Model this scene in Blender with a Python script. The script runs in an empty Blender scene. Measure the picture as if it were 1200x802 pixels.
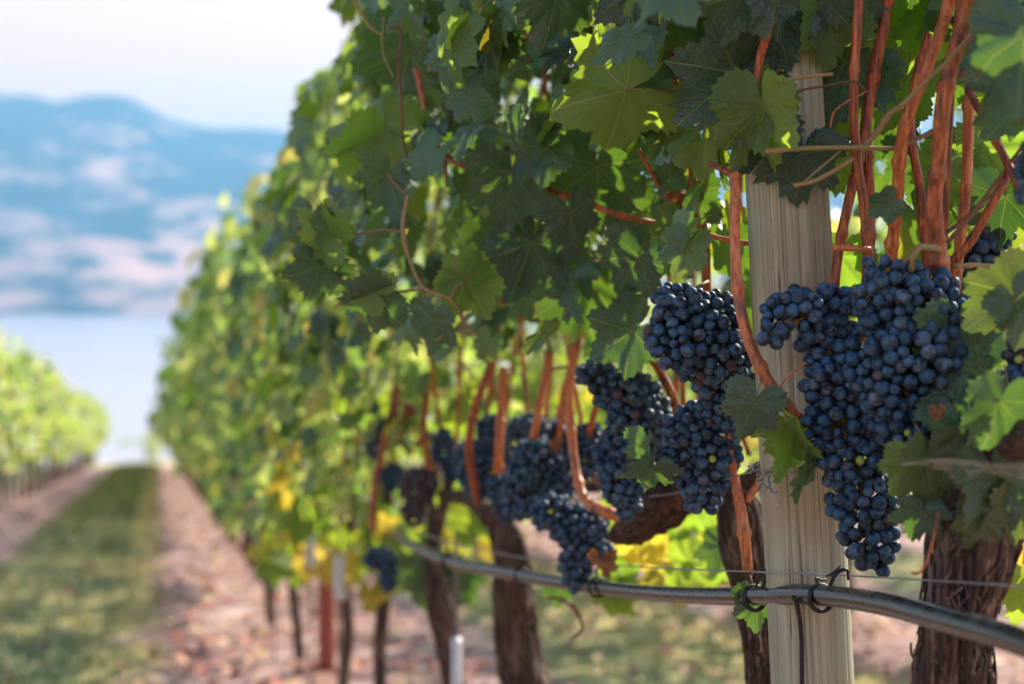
import bpy, math, random
import numpy as np
from mathutils import Vector, Matrix, noise, Quaternion
R = math.radians
random.seed(11); rng = np.random.default_rng(11)
S = bpy.context.scene; COL = S.collection

# ---------------------------------------------------------------- camera, sky, sun, exposure
SLOPE = 0.093                      # the vineyard falls away gently along +Y
CAMH = 1.0
cam_d = bpy.data.cameras.new('camera'); cam = bpy.data.objects.new('camera', cam_d); COL.objects.link(cam)
cam.rotation_euler = (R(90 - 1.75), 0, R(-14.1)); cam.location = (0, 0, 0)
cam_d.sensor_width = 36; cam_d.lens = 50; cam_d.clip_start = .05; cam_d.clip_end = 60000
cam_d.dof.use_dof = True; cam_d.dof.focus_distance = 1.52; cam_d.dof.aperture_fstop = 3.1
S.camera = cam
SUN_AZ, SUN_EL = 60.0, 36.0        # azimuth clockwise from +Y
W = bpy.data.worlds.new('World'); S.world = W; W.use_nodes = True
wn = W.node_tree.nodes; sky = wn.new('ShaderNodeTexSky'); sky.sky_type = 'NISHITA'; sky.sun_disc = False
sky.sun_elevation = R(SUN_EL); sky.sun_rotation = R(SUN_AZ); sky.air_density = 1.0; sky.dust_density = 1.2; sky.altitude = 300
sky.ozone_density = 1.0
WL = W.node_tree.links; wn['Background'].inputs[1].default_value = 0.14
wtc = wn.new('ShaderNodeTexCoord'); wsp = wn.new('ShaderNodeSeparateXYZ'); WL.new(wtc.outputs['Generated'], wsp.inputs[0])
wmr = wn.new('ShaderNodeMapRange'); wmr.interpolation_type = 'SMOOTHERSTEP'; WL.new(wsp.outputs[2], wmr.inputs[0])
for i_, v_ in enumerate((.13, .34, .92, 0)): wmr.inputs[i_ + 1].default_value = v_      # thin bright summer haze, thickest towards the horizon all round
wmx = wn.new('ShaderNodeMix'); wmx.data_type = 'RGBA'; wmx.inputs[7].default_value = (5.9, 3.0, 1.3, 1)
WL.new(wmr.outputs[0], wmx.inputs[0]); WL.new(sky.outputs[0], wmx.inputs[6]); WL.new(wmx.outputs[2], wn['Background'].inputs[0])
sun_d = bpy.data.lights.new('sun', 'SUN'); sun_d.energy = 5.0; sun_d.angle = R(.53); sun_d.color = (1, .91, .78)
sun = bpy.data.objects.new('sun', sun_d); COL.objects.link(sun)
sdir = Vector((math.sin(R(SUN_AZ)) * math.cos(R(SUN_EL)), math.cos(R(SUN_AZ)) * math.cos(R(SUN_EL)), math.sin(R(SUN_EL))))
sun.rotation_euler = sdir.to_track_quat('Z', 'Y').to_euler(); sun.location = (20, 10, 20)
S.view_settings.view_transform = 'Standard'; S.view_settings.look = 'None'
S.view_settings.exposure = 1.5; S.view_settings.gamma = 1
S.render.engine = 'CYCLES'; S.cycles.use_denoising = True
S.cycles.max_bounces = 7; S.cycles.diffuse_bounces = 4; S.cycles.glossy_bounces = 2
S.cycles.transmission_bounces = 4; S.cycles.volume_bounces = 0; S.cycles.transparent_max_bounces = 6
S.cycles.sample_clamp_indirect = 6; S.cycles.caustics_reflective = False; S.cycles.caustics_refractive = False

CM = cam.rotation_euler.to_matrix(); FP = 50 / 36 * 1200
def P(px, py, d):                  # a photograph pixel at a given distance -> a point in the place
    return CM @ Vector(((px - 600) / FP * d, -(py - 401) / FP * d, -d))
CMT = CM.transposed()
def proj(v):
    c = CMT @ v
    d = -c.z
    return (600 + c.x / d * FP, 401 - c.y / d * FP, d) if d > .01 else (-9999, -9999, d)
def gz(x, y):
    if y < 56: return -CAMH - SLOPE * y
    return -CAMH - SLOPE * 56 - .135 * (y - 56)

# ---------------------------------------------------------------- node helpers / materials
class NT:
    def __init__(s, name):
        s.m = bpy.data.materials.new(name); s.m.use_nodes = True; s.t = s.m.node_tree
        s.n = s.t.nodes; s.l = s.t.links; s.b = s.n['Principled BSDF']; s.out = s.n['Material Output']
    def new(s, ty, **kw):
        x = s.n.new(ty)
        for k, v in kw.items(): setattr(x, k, v)
        return x
    def put(s, sock, v):
        if isinstance(v, bpy.types.NodeSocket): s.l.new(v, sock)
        elif v is not None: sock.default_value = v
    def math(s, op, a, b=None, c=None, clamp=False):
        x = s.new('ShaderNodeMath', operation=op, use_clamp=clamp)
        s.put(x.inputs[0], a); s.put(x.inputs[1], b)
        if c is not None: s.put(x.inputs[2], c)
        return x.outputs[0]
    def mix(s, f, a, b, mode='MIX'):
        x = s.new('ShaderNodeMix', data_type='RGBA', blend_type=mode)
        s.put(x.inputs[0], f)
        for i, v in ((6, a), (7, b)):
            s.put(x.inputs[i], (*v, 1) if isinstance(v, tuple) and len(v) == 3 else v)
        return x.outputs[2]
    def noise(s, vec, scale, detail=3, rough=.55, out=0, dim=None):
        x = s.new('ShaderNodeTexNoise'); s.put(x.inputs['Vector'], vec)
        x.inputs['Scale'].default_value = scale; x.inputs['Detail'].default_value = detail; x.inputs['Roughness'].default_value = rough
        return x.outputs[out]
    def mapr(s, v, a, b, c=0., d=1.):
        x = s.new('ShaderNodeMapRange'); s.put(x.inputs[0], v)
        for i, q in enumerate((a, b, c, d)): s.put(x.inputs[i + 1], q)
        return x.outputs[0]
    def scale(s, vec, sc, loc=None):
        x = s.new('ShaderNodeMapping'); s.put(x.inputs['Vector'], vec); x.inputs['Scale'].default_value = sc
        if loc: s.put(x.inputs['Location'], loc)
        return x.outputs[0]
    def ramp(s, f, stops, interp='LINEAR'):
        x = s.new('ShaderNodeValToRGB'); x.color_ramp.interpolation = interp; e = x.color_ramp.elements
        for i, (p, c) in enumerate(stops):
            k = e[i] if i < 2 else e.new(p)
            k.position = p; k.color = (*c, 1)
        s.put(x.inputs[0], f); return x.outputs[0]
    def bump(s, h, strength=.3, dist=.01):
        x = s.new('ShaderNodeBump'); s.put(x.inputs['Height'], h); x.inputs['Strength'].default_value = strength
        x.inputs['Distance'].default_value = dist; s.l.new(x.outputs[0], s.b.inputs['Normal']); return x.outputs[0]
    def set(s, **kw):
        for k, v in kw.items():
            s.put(s.b.inputs[k.replace('_', ' ')], (*v, 1) if isinstance(v, tuple) and len(v) == 3 else v)
        return s
    @property
    def obj(s): return s.new('ShaderNodeTexCoord').outputs['Object']
    @property
    def pos(s): return s.new('ShaderNodeNewGeometry').outputs['Position']
    @property
    def rnd(s): return s.new('ShaderNodeObjectInfo').outputs['Random']

def leaf_material(name, fine=True, kind='green'):
    m = NT(name); at = m.new('ShaderNodeAttribute', attribute_name='lp')
    sp = m.new('ShaderNodeSeparateXYZ'); m.l.new(at.outputs['Vector'], sp.inputs[0])
    x, y, r0 = sp.outputs
    r = m.math('FRACT', m.math('ADD', m.rnd, r0))
    geo = m.new('ShaderNodeNewGeometry')
    r2 = m.math('FRACT', m.math('MULTIPLY', r, 7.31))
    if kind == 'green':
        top = m.ramp(r, [(0, (.018, .062, .038)), (.3, (.032, .092, .046)), (.6, (.046, .118, .042)), (.88, (.060, .125, .030)), (.98, (.15, .18, .03))])
        und = m.ramp(r, [(0, (.045, .095, .042)), (.5, (.062, .125, .045)), (.98, (.16, .20, .05))])
        trc = m.ramp(r, [(0, (.16, .34, .015)), (.5, (.30, .50, .02)), (.9, (.52, .62, .03)), (1, (.70, .55, .03))])
    elif kind == 'dark':  # darker, less translucent copy; paints shade on leaves the sun would light
        top = m.ramp(r, [(0, (.018, .058, .043)), (.5, (.030, .082, .054)), (1, (.044, .108, .052))])
        und = m.ramp(r, [(0, (.035, .080, .040)), (1, (.060, .120, .050))])
        trc = m.ramp(r, [(0, (.08, .20, .012)), (1, (.18, .36, .018))])
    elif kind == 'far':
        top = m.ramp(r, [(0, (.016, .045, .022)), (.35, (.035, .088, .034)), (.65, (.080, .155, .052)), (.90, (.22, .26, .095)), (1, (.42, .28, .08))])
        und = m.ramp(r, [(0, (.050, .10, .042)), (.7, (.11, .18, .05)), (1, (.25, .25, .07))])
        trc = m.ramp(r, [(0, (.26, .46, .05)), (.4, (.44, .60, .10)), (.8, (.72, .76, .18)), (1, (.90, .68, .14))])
    elif kind == 'yellow':
        top = m.ramp(r, [(0, (.17, .22, .04)), (1, (.36, .26, .05))]); und = m.mix(.3, top, (.3, .3, .1))
        trc = m.ramp(r, [(0, (.78, .82, .05)), (1, (.9, .62, .06))])
    elif kind == 'lime':
        top = m.ramp(r, [(0, (.085, .17, .032)), (1, (.12, .20, .035))]); und = m.mix(.35, top, (.16, .24, .08))
        trc = m.ramp(r, [(0, (.30, .52, .03)), (1, (.44, .58, .035))])
    elif kind == 'blotch':
        nz = m.noise(m.obj, 70, 3, .7)
        top = m.mix(m.mapr(nz, .45, .68), (.030, .065, .020), (.20, .19, .045)); und = top
        trc = m.mix(m.mapr(nz, .45, .68), (.10, .22, .02), (.34, .30, .04))
    else:
        top = m.ramp(r, [(0, (.20, .07, .035)), (1, (.33, .12, .05))]); und = top; trc = m.ramp(r, [(0, (.30, .08, .03)), (1, (.5, .2, .05))])
    nz = m.noise(m.obj, 26, 3, .6)
    top = m.mix(m.mapr(nz, .35, .7), top, m.mix(.5, top, (.12, .175, .165)))       # dust and spray residue; its blue-grey tint also paints in sky sheen
    vein = None
    if fine:
        ax = m.math('ABSOLUTE', x)
        for a, wd in ((0, .016), (50, .014), (104, .012)):
            dx, dy = math.sin(R(a)), math.cos(R(a))
            al = m.math('ADD', m.math('MULTIPLY', ax, dx), m.math('MULTIPLY', y, dy))
            pe = m.math('ABSOLUTE', m.math('SUBTRACT', m.math('MULTIPLY', ax, dy), m.math('MULTIPLY', y, dx)))
            inr = m.math('GREATER_THAN', al, .0)
            mainv = m.math('MULTIPLY', m.mapr(pe, wd * .4, wd * 1.3, 1., 0.), inr)
            s = m.math('FRACT', m.math('MULTIPLY', m.math('SUBTRACT', al, m.math('MULTIPLY', pe, 1.05)), 6.5))
            tri = m.math('ABSOLUTE', m.math('SUBTRACT', s, .5))
            minor = m.math('MULTIPLY', m.mapr(tri, 0., .06, .55, 0.), m.math('LESS_THAN', pe, m.math('MULTIPLY', al, .46)))
            v = m.math('MAXIMUM', mainv, minor)
            vein = v if vein is None else m.math('MAXIMUM', vein, v)
        top = m.mix(m.math('MULTIPLY', vein, .55), top, (.22, .30, .10))
        und = m.mix(m.math('MULTIPLY', vein, .75), und, (.34, .38, .16))
        trc = m.mix(m.math('MULTIPLY', vein, .5), trc, (.50, .52, .12))
        spots = m.mapr(m.noise(m.obj, 240, 2, .5), .70, .76)
        top = m.mix(m.math('MULTIPLY', spots, .5), top, (.30, .30, .24))
    if fine:
        lv = m.new('ShaderNodeVectorMath', operation='LENGTH'); m.put(lv.inputs[0], at.outputs['Vector'])
        eg = m.math('MULTIPLY', m.mapr(lv.outputs['Value'], .55, .95), m.mapr(m.noise(m.scale(m.obj, (1, 1, 1)), 3.1, 4, .65), .54, .62))
        eg = m.math('MULTIPLY', eg, m.math('GREATER_THAN', r2, .45)); eg = m.math('MULTIPLY', eg, .8)
        top = m.mix(eg, top, (.17, .085, .035)); und = m.mix(eg, und, (.20, .12, .05)); trc = m.mix(eg, trc, (.35, .16, .04))
    base = m.mix(geo.outputs['Backfacing'], top, und)
    m.set(Base_Color=base, Roughness=m.mapr(geo.outputs['Backfacing'], 0, 1, .42, .66))
    m.b.inputs['Specular IOR Level'].default_value = .62
    if fine:
        h = m.math('ADD', m.math('MULTIPLY', vein, -.8), m.math('ADD', m.noise(m.pos, 260, 3, .6), m.math('MULTIPLY', m.noise(m.pos, 75, 2, .5), 1.6)))
        m.bump(h, .8, .0028)
    tr = m.new('ShaderNodeBsdfTranslucent'); m.put(tr.inputs[0], trc)
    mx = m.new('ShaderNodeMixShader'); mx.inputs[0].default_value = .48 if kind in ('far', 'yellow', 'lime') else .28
    m.l.new(m.b.outputs[0], mx.inputs[1]); m.l.new(tr.outputs[0], mx.inputs[2]); m.l.new(mx.outputs[0], m.out.inputs[0])
    return m.m

M = {}
M['leaf'] = leaf_material('leaf_green'); M['lime'] = leaf_material('leaf_lime', True, 'lime')
M['yellow'] = leaf_material('leaf_yellow', True, 'yellow'); M['blotch'] = leaf_material('leaf_blotched', True, 'blotch')
M['dry'] = leaf_material('leaf_dry', True, 'dry'); M['leaf_far'] = leaf_material('leaf_yellow_green_plain', False, 'far'); M['inner'] = leaf_material('leaf_inner', False); M['dark'] = leaf_material('leaf_dark_shade', True, 'dark')

m = NT('cane_bark'); o = m.pos
st = m.noise(m.scale(o, (260, 260, 22)), 1, 4, .6)
c = m.ramp(m.math('ADD', st, m.math('MULTIPLY', m.math('SUBTRACT', m.rnd, .5), .22)), [(.32, (.085, .020, .010)), (.44, (.28, .060, .018)), (.56, (.45, .115, .030)), (.7, (.56, .21, .075))])
c = m.mix(m.mapr(m.noise(o, 34, 4, .65), .50, .68, 0, .8), c, (.095, .032, .020)); m.set(Base_Color=c, Roughness=.45); m.bump(st, .6, .0015); M['cane'] = m.m
m = NT('green_shoot'); m.set(Base_Color=m.mix(m.noise(m.pos, 18, 2), (.20, .21, .06), (.32, .14, .08)), Roughness=.45); M['shoot'] = m.m
m = NT('petiole'); m.set(Base_Color=m.mix(m.rnd, (.17, .17, .05), (.24, .08, .05)), Roughness=.45); M['petiole'] = m.m
m = NT('dark_tendril'); m.set(Base_Color=m.mix(m.noise(m.pos, 40, 2), (.06, .035, .02), (.22, .08, .04)), Roughness=.6); M['tendril'] = m.m

m = NT('trunk_bark'); o = m.pos
fib = m.noise(m.scale(o, (150, 150, 12)), 1, 5, .68); big = m.noise(m.scale(o, (30, 30, 9)), 1, 4, .6)
c = m.ramp(m.math('MULTIPLY_ADD', fib, .65, m.math('MULTIPLY', big, .4)), [(.38, (.008, .005, .004)), (.50, (.045, .024, .017)), (.60, (.13, .078, .056)), (.72, (.33, .26, .21))])
m.set(Base_Color=c, Roughness=.9); m.bump(m.math('ADD', fib, big), .8, .006); M['bark'] = m.m
m = NT('bark_fibre'); c = m.ramp(m.noise(m.scale(m.pos, (90, 90, 8)), 1, 4, .6), [(.38, (.014, .008, .006)), (.52, (.075, .042, .030)), (.70, (.30, .235, .19))])
m.set(Base_Color=c, Roughness=.88); M['fibre'] = m.m
m = NT('rough_spur_bark'); fib = m.noise(m.pos, 95, 5, .7)
m.set(Base_Color=m.ramp(fib, [(.35, (.014, .007, .005)), (.52, (.075, .036, .023)), (.72, (.22, .12, .075))]), Roughness=.9); m.bump(fib, .9, .006); M['spur'] = m.m

m = NT('weathered_post_wood'); o = m.obj
gr = m.noise(m.scale(o, (190, 190, 3.0)), 1, 6, .66); gr2 = m.noise(m.scale(o, (28, 28, .9)), 1, 3, .5)
c = m.ramp(gr, [(.28, (.15, .135, .095)), (.42, (.30, .28, .20)), (.56, (.385, .365, .265)), (.74, (.48, .46, .36))])
c = m.mix(m.mapr(gr2, .42, .62, 0, .4), c, (.25, .26, .165))
c = m.mix(m.mapr(m.noise(o, 9, 4, .6), .5, .72, 0, .6), c, (.30, .20, .10))
ck = m.noise(m.scale(o, (120, 120, 1.1), (3, 1, 0)), 1, 2, .4)
ckm = m.mapr(m.math('ABSOLUTE', m.math('SUBTRACT', ck, .46)), .003, .014, 1., 0.)
ckm = m.math('MULTIPLY', ckm, m.mapr(m.noise(m.scale(o, (30, 30, 3)), 1, 2), .42, .56))
ck2 = m.noise(m.scale(o, (210, 210, 1.6), (7, 5, 2)), 1, 2, .4)
ckm2 = m.math('MULTIPLY', m.mapr(m.math('ABSOLUTE', m.math('SUBTRACT', ck2, .52)), .002, .012, .8, 0.), m.mapr(m.noise(m.scale(o, (40, 40, 4)), 1, 2), .5, .6))
ckm = m.math('MAXIMUM', ckm, ckm2)
c = m.mix(m.math('MULTIPLY', ckm, .85), c, (.035, .026, .017))
for kx, ky, kz, kr in ((-.036, -.023, .62, .010), (.020, -.038, .40, .008), (-.010, -.042, 1.32, .011)):     # knots
    vd = m.new('ShaderNodeVectorMath', operation='DISTANCE'); m.put(vd.inputs[0], m.scale(o, (1, 1, .55))); vd.inputs[1].default_value = (kx, ky, kz * .55)
    c = m.mix(m.mapr(m.math('ADD', vd.outputs['Value'], m.math('MULTIPLY', gr, .004)), kr * .7, kr * 1.5, .8, 0.), c, (.085, .050, .028))
c = m.mix(m.mapr(m.noise(o, 420, 3, .6), .60, .72, 0, .5), c, (.10, .085, .06))
m.set(Base_Color=c, Roughness=.82); m.bump(m.math('SUBTRACT', m.math('MULTIPLY', gr, .6), ckm), .4, .0015); M['wood'] = m.m
m = NT('rust_red_post'); m.set(Base_Color=m.mix(m.noise(m.pos, 20, 3), (.23, .045, .03), (.34, .10, .07)), Roughness=.7); M['redpost'] = m.m

m = NT('black_poly_hose'); o = m.pos
sc = m.noise(m.scale(o, (60, 60, 60)), 1, 5, .7); sc2 = m.noise(o, 220, 3, .6)
c = m.mix(m.mapr(sc, .48, .7), (.009, .010, .012), (.055, .056, .058)); c = m.mix(m.mapr(sc2, .62, .72, 0, .3), c, (.12, .11, .10))
m.set(Base_Color=c, Roughness=m.mapr(sc, .3, .7, .18, .42)); m.b.inputs['Specular IOR Level'].default_value = .75; m.b.inputs['Coat Weight'].default_value = .25; m.b.inputs['Coat Roughness'].default_value = .16; m.bump(sc2, .06, .0006); M['hose'] = m.m
m = NT('black_plastic'); m.set(Base_Color=m.mix(m.mapr(m.noise(m.pos, 150, 3), .5, .7), (.010, .010, .012), (.035, .033, .031)), Roughness=.5); m.b.inputs['Specular IOR Level'].default_value = .3; M['plastic'] = m.m
m = NT('galvanised_wire'); m.set(Base_Color=m.mix(m.noise(m.pos, 90, 3), (.20, .20, .20), (.42, .41, .39)), Roughness=.45, Metallic=.75); M['wire'] = m.m
m = NT('white_plastic'); m.set(Base_Color=m.mix(m.noise(m.pos, 30, 3), (.62, .62, .64), (.45, .45, .5)), Roughness=.5); M['white'] = m.m
m = NT('steel_rod'); m.set(Base_Color=m.mix(m.noise(m.pos, 60, 3), (.10, .08, .07), (.2, .15, .12)), Roughness=.7); M['rod'] = m.m
m = NT('cobweb'); tp = m.new('ShaderNodeBsdfTransparent'); mx = m.new('ShaderNodeMixShader')
dn = m.mapr(m.noise(m.scale(m.pos, (60, 60, 420)), 1, 4, .7), .40, .75, .04, .42); m.put(mx.inputs[0], dn)
m.set(Base_Color=(.62, .56, .55), Roughness=.9); m.l.new(tp.outputs[0], mx.inputs[1]); m.l.new(m.b.outputs[0], mx.inputs[2]); m.l.new(mx.outputs[0], m.out.inputs[0]); M['web'] = m.m

def berry_material(name, shrivel=False):
    m = NT(name); o = m.obj; r = m.rnd
    off = m.new('ShaderNodeCombineXYZ'); m.put(off.inputs[0], m.math('MULTIPLY', r, 37.)); m.put(off.inputs[1], m.math('MULTIPLY', r, 91.))
    ov = m.new('ShaderNodeVectorMath', operation='ADD'); m.put(ov.inputs[0], m.pos); m.put(ov.inputs[1], off.outputs[0])
    bl = m.noise(ov.outputs[0], 130, 4, .62); bl2 = m.noise(ov.outputs[0], 520, 2, .5)
    skin = m.ramp(r, [(0, (.006, .008, .018)), (.6, (.009, .012, .026)), (.96, (.014, .014, .030)), (1, (.04, .018, .03))])
    bloom = m.ramp(r, [(0, (.028, .082, .160)), (.7, (.052, .130, .230)), (1, (.12, .20, .29))])
    f = m.math('ADD', m.mapr(bl, .38, .60, .05, 1.0), m.mapr(bl2, .4, .7, -.12, .14))
    c = m.mix(m.math('MULTIPLY', f, m.mapr(r, 0, 1, 1.0, .72), clamp=True), skin, bloom)
    if shrivel: c = m.mix(.6, c, (.10, .045, .03))
    m.set(Base_Color=c, Roughness=m.mapr(f, .1, .9, .40, .70)); m.b.inputs['Specular IOR Level'].default_value = .32
    m.bump(bl, .10 if not shrivel else .9, .001 if not shrivel else .004); return m.m
M['berry'] = berry_material('grape_skin'); M['shrivel'] = berry_material('shrivelled_grape_skin', True)
m = NT('unripe_berry'); m.set(Base_Color=(.30, .36, .07), Roughness=.4); M['unripe'] = m.m
m = NT('bunch_stem'); m.set(Base_Color=m.mix(m.noise(m.pos, 90, 2), (.20, .20, .05), (.22, .09, .04)), Roughness=.6); M['stem'] = m.m

m = NT('ground_soil_and_turf'); p = m.pos; sp = m.new('ShaderNodeSeparateXYZ'); m.l.new(p, sp.inputs[0]); gx = sp.outputs[0]
wob = m.math('MULTIPLY', m.math('SUBTRACT', m.noise(p, 1.4, 5, .65), .5), .95)
xm = m.math('ADD', m.math('FLOORED_MODULO', m.math('ADD', m.math('ADD', gx, wob), 2.12), 2.8), 0.)   # 0 = under a row
turf = m.math('MULTIPLY', m.mapr(xm, .82, 1.02), m.mapr(xm, 1.98, 2.16, 1., 0.))
n1 = m.noise(p, 3.2, 5, .65); n2 = m.noise(p, 22, 4, .7); n3 = m.noise(p, 1.1, 3, .5)
soil = m.ramp(n1, [(.32, (.12, .068, .058)), (.5, (.28, .165, .145)), (.66, (.50, .36, .32))])
soil = m.mix(m.mapr(m.noise(p, 7, 4, .7), .52, .64, 0, .75), soil, (.36, .125, .09)); soil = m.mix(m.mapr(m.noise(p, 55, 3, .6), .60, .68, 0, .6), soil, (.55, .47, .38))
grass = m.ramp(n3, [(.34, (.095, .13, .05)), (.48, (.21, .21, .08)), (.60, (.50, .38, .14))])  # yellow stop: dry turf, doubling as painted patches of sunlight
grass = m.mix(m.mapr(n2, .5, .75, 0, .5), grass, (.26, .21, .10)); grass = m.mix(m.mapr(xm, 1.75, 2.05, 0, .55), grass, (.34, .24, .08))
m.set(Base_Color=m.mix(m.mapr(sp.outputs[1], 43, 51), m.mix(turf, soil, grass), m.mix(n1, (.50, .40, .20), (.62, .50, .29))), Roughness=.95); m.bump(n2, .8, .03); M['ground'] = m.m  # far end paled to dry tan to paint in the sunlit headland
m = NT('grass_blades'); at = m.new('ShaderNodeAttribute', attribute_name='lp'); sp = m.new('ShaderNodeSeparateXYZ'); m.l.new(at.outputs['Vector'], sp.inputs[0])
gc = m.ramp(sp.outputs[2], [(0, (.08, .13, .042)), (.5, (.20, .23, .075)), (.8, (.42, .35, .13)), (1, (.58, .45, .18))])
m.set(Base_Color=gc, Roughness=.7); tr = m.new('ShaderNodeBsdfTranslucent'); m.put(tr.inputs[0], gc); mx = m.new('ShaderNodeMixShader'); mx.inputs[0].default_value = .3
m.l.new(m.b.outputs[0], mx.inputs[1]); m.l.new(tr.outputs[0], mx.inputs[2]); m.l.new(mx.outputs[0], m.out.inputs[0]); M['grass'] = m.m
m = NT('fallen_leaf_litter'); at = m.new('ShaderNodeAttribute', attribute_name='lp'); sp = m.new('ShaderNodeSeparateXYZ'); m.l.new(at.outputs['Vector'], sp.inputs[0])
m.set(Base_Color=m.ramp(sp.outputs[2], [(0, (.30, .06, .045)), (.4, (.36, .13, .08)), (.7, (.45, .26, .15)), (1, (.5, .36, .14))]), Roughness=.7); M['litter'] = m.m

m = NT('lake_water'); o = m.pos
n = m.noise(m.scale(o, (.02, .05, 1)), 1, 4, .6); n5 = m.noise(m.scale(o, (.0006, .0025, 1)), 1, 3, .5)
m.set(Base_Color=m.mix(n5, (.36, .33, .36), (.44, .41, .44)), Roughness=.3); m.b.inputs['IOR'].default_value = 1.33; m.bump(n, .08, 3.0); M['water'] = m.m
m = NT('mountain_slopes'); o = m.pos; sp = m.new('ShaderNodeSeparateXYZ'); m.l.new(o, sp.inputs[0])
n = m.noise(m.scale(o, (.0024, .0020, .0060)), 1, 5, .56); n4 = m.noise(m.scale(o, (.006, .004, .012)), 1, 4, .6)
low = m.mapr(sp.outputs[2], -60, 900, .08, -.10)
f = m.mapr(m.math('ADD', m.math('ADD', n, low), m.math('MULTIPLY', m.math('SUBTRACT', n4, .5), .5)), .47, .60)
m.set(Base_Color=m.mix(f, (.012, .040, .060), (.66, .38, .29)), Roughness=1.0); m.b.inputs['Specular IOR Level'].default_value = 0; M['mountain'] = m.m

# ---------------------------------------------------------------- mesh / object helpers
def mesh_np(name, V, F, mats, lp=None, smooth=True, mi=None):
    """V (n,3) array, F list of (k,3|4) arrays"""
    me = bpy.data.meshes.new(name); V = np.asarray(V, np.float32)
    F = [np.asarray(f, np.int32) for f in (F if isinstance(F, list) else [F]) if len(f)]
    me.vertices.add(len(V)); me.vertices.foreach_set('co', V.ravel())
    nl = sum(f.size for f in F); nf = sum(len(f) for f in F)
    me.loops.add(nl); me.polygons.add(nf)
    me.loops.foreach_set('vertex_index', np.concatenate([f.ravel() for f in F]))
    tot = np.concatenate([np.full(len(f), f.shape[1], np.int32) for f in F])
    me.polygons.foreach_set('loop_start', np.concatenate([[0], np.cumsum(tot)[:-1]]).astype(np.int32))
    me.polygons.foreach_set('use_smooth', np.full(nf, smooth))
    for q in (mats if isinstance(mats, (list, tuple)) else [mats]): me.materials.append(q)
    if mi is not None: me.polygons.foreach_set('material_index', np.asarray(mi, np.int32))
    me.update(calc_edges=True)
    if lp is not None:
        a = me.attributes.new('lp', 'FLOAT_VECTOR', 'POINT'); a.data.foreach_set('vector', np.asarray(lp, np.float32).ravel())
    me.validate()
    return me
def link(name, data, parent=None, M_world=None):
    o = bpy.data.objects.new(name, data); COL.objects.link(o)
    if parent is not None:
        o.parent = parent
        o.matrix_local = Matrix.Translation(-abs_loc(parent)) @ (M_world or Matrix())
    elif M_world is not None: o.matrix_local = M_world
    return o
def abs_loc(o):
    v = o.location.copy()
    while o.parent: o = o.parent; v += o.location
    return v
def tag(o, label=None, cat=None, group=None, kind=None):
    if label: o['label'] = label
    if cat: o['category'] = cat
    if group: o['group'] = group
    if kind: o['kind'] = kind
    return o
def empty(name, loc, label, cat, group=None):
    o = bpy.data.objects.new(name, None); COL.objects.link(o); o.location = loc; o.empty_display_size = .05
    return tag(o, label, cat, group)

def spline(pts, step):
    """Catmull-Rom through pts (Vectors with optional radius)"""
    P_ = [np.array(p, float) for p in pts]; P_ = [2 * P_[0] - P_[1]] + P_ + [2 * P_[-1] - P_[-2]]
    out = []
    for i in range(1, len(P_) - 2):
        a, b, c_, d = P_[i - 1:i + 3]; n = max(2, int(np.linalg.norm((c_ - b)[:3]) / step))
        for k in range(n):
            t = k / n
            out.append(.5 * ((2 * b) + (-a + c_) * t + (2 * a - 5 * b + 4 * c_ - d) * t * t + (-a + 3 * b - 3 * c_ + d) * t ** 3))
    out.append(P_[-2]); return np.array(out)
def tube_arrays(pts, sides=10, disp=None, cap=True):
    """pts (n,4): xyz + radius. returns V, quads, tris"""
    pts = np.asarray(pts, float); n = len(pts); T = np.gradient(pts[:, :3], axis=0); T /= np.linalg.norm(T, axis=1)[:, None] + 1e-12
    u = np.cross(T[0], [0, 0, 1.0]);
    if np.linalg.norm(u) < .1: u = np.cross(T[0], [1.0, 0, 0])
    u /= np.linalg.norm(u); an = np.arange(sides) / sides * 2 * math.pi; V = []
    L = 0
    for i in range(n):
        u = u - T[i] * np.dot(u, T[i]); u /= np.linalg.norm(u); w = np.cross(T[i], u)
        if i: L += np.linalg.norm(pts[i, :3] - pts[i - 1, :3])
        r = np.full(sides, pts[i, 3])
        if disp: r = r * np.array([disp(a, L, pts[i, 3]) for a in an])
        V.append(pts[i, :3] + (np.cos(an) * r)[:, None] * u + (np.sin(an) * r)[:, None] * w)
    V = np.concatenate(V); j = np.arange(sides); j2 = (j + 1) % sides
    Q = np.concatenate([np.stack([i * sides + j, i * sides + j2, (i + 1) * sides + j2, (i + 1) * sides + j], 1) for i in range(n - 1)])
    Tt = np.zeros((0, 3), int)
    if cap:
        V = np.vstack([V, pts[0, :3], pts[-1, :3]]); a0 = len(V) - 2
        Tt = np.concatenate([np.stack([np.full(sides, a0), j2, j], 1), np.stack([np.full(sides, a0 + 1), (n - 1) * sides + j, (n - 1) * sides + j2], 1)])
    return V, Q, Tt
class Acc:
    def __init__(s): s.V = []; s.Q = []; s.T = []; s.n = 0; s.LP = []
    def add(s, V, Q=None, T=None, lp=None):
        s.V.append(V)
        if Q is not None and len(Q): s.Q.append(Q + s.n)
        if T is not None and len(T): s.T.append(T + s.n)
        if lp is not None: s.LP.append(lp)
        s.n += len(V)
    def tube(s, pts, sides=8, disp=None): s.add(*tube_arrays(pts, sides, disp))
    def mesh(s, name, mat, smooth=True):
        F = []
        if s.Q: F.append(np.concatenate(s.Q))
        if s.T: F.append(np.concatenate(s.T))
        return mesh_np(name, np.concatenate(s.V), F, mat, np.concatenate(s.LP) if s.LP else None, smooth)
def tube_obj(name, pts, mat, parent=None, sides=10, step=.01, disp=None):
    a = Acc(); a.tube(spline(pts, step), sides, disp); return link(name, a.mesh(name, mat), parent)
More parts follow.
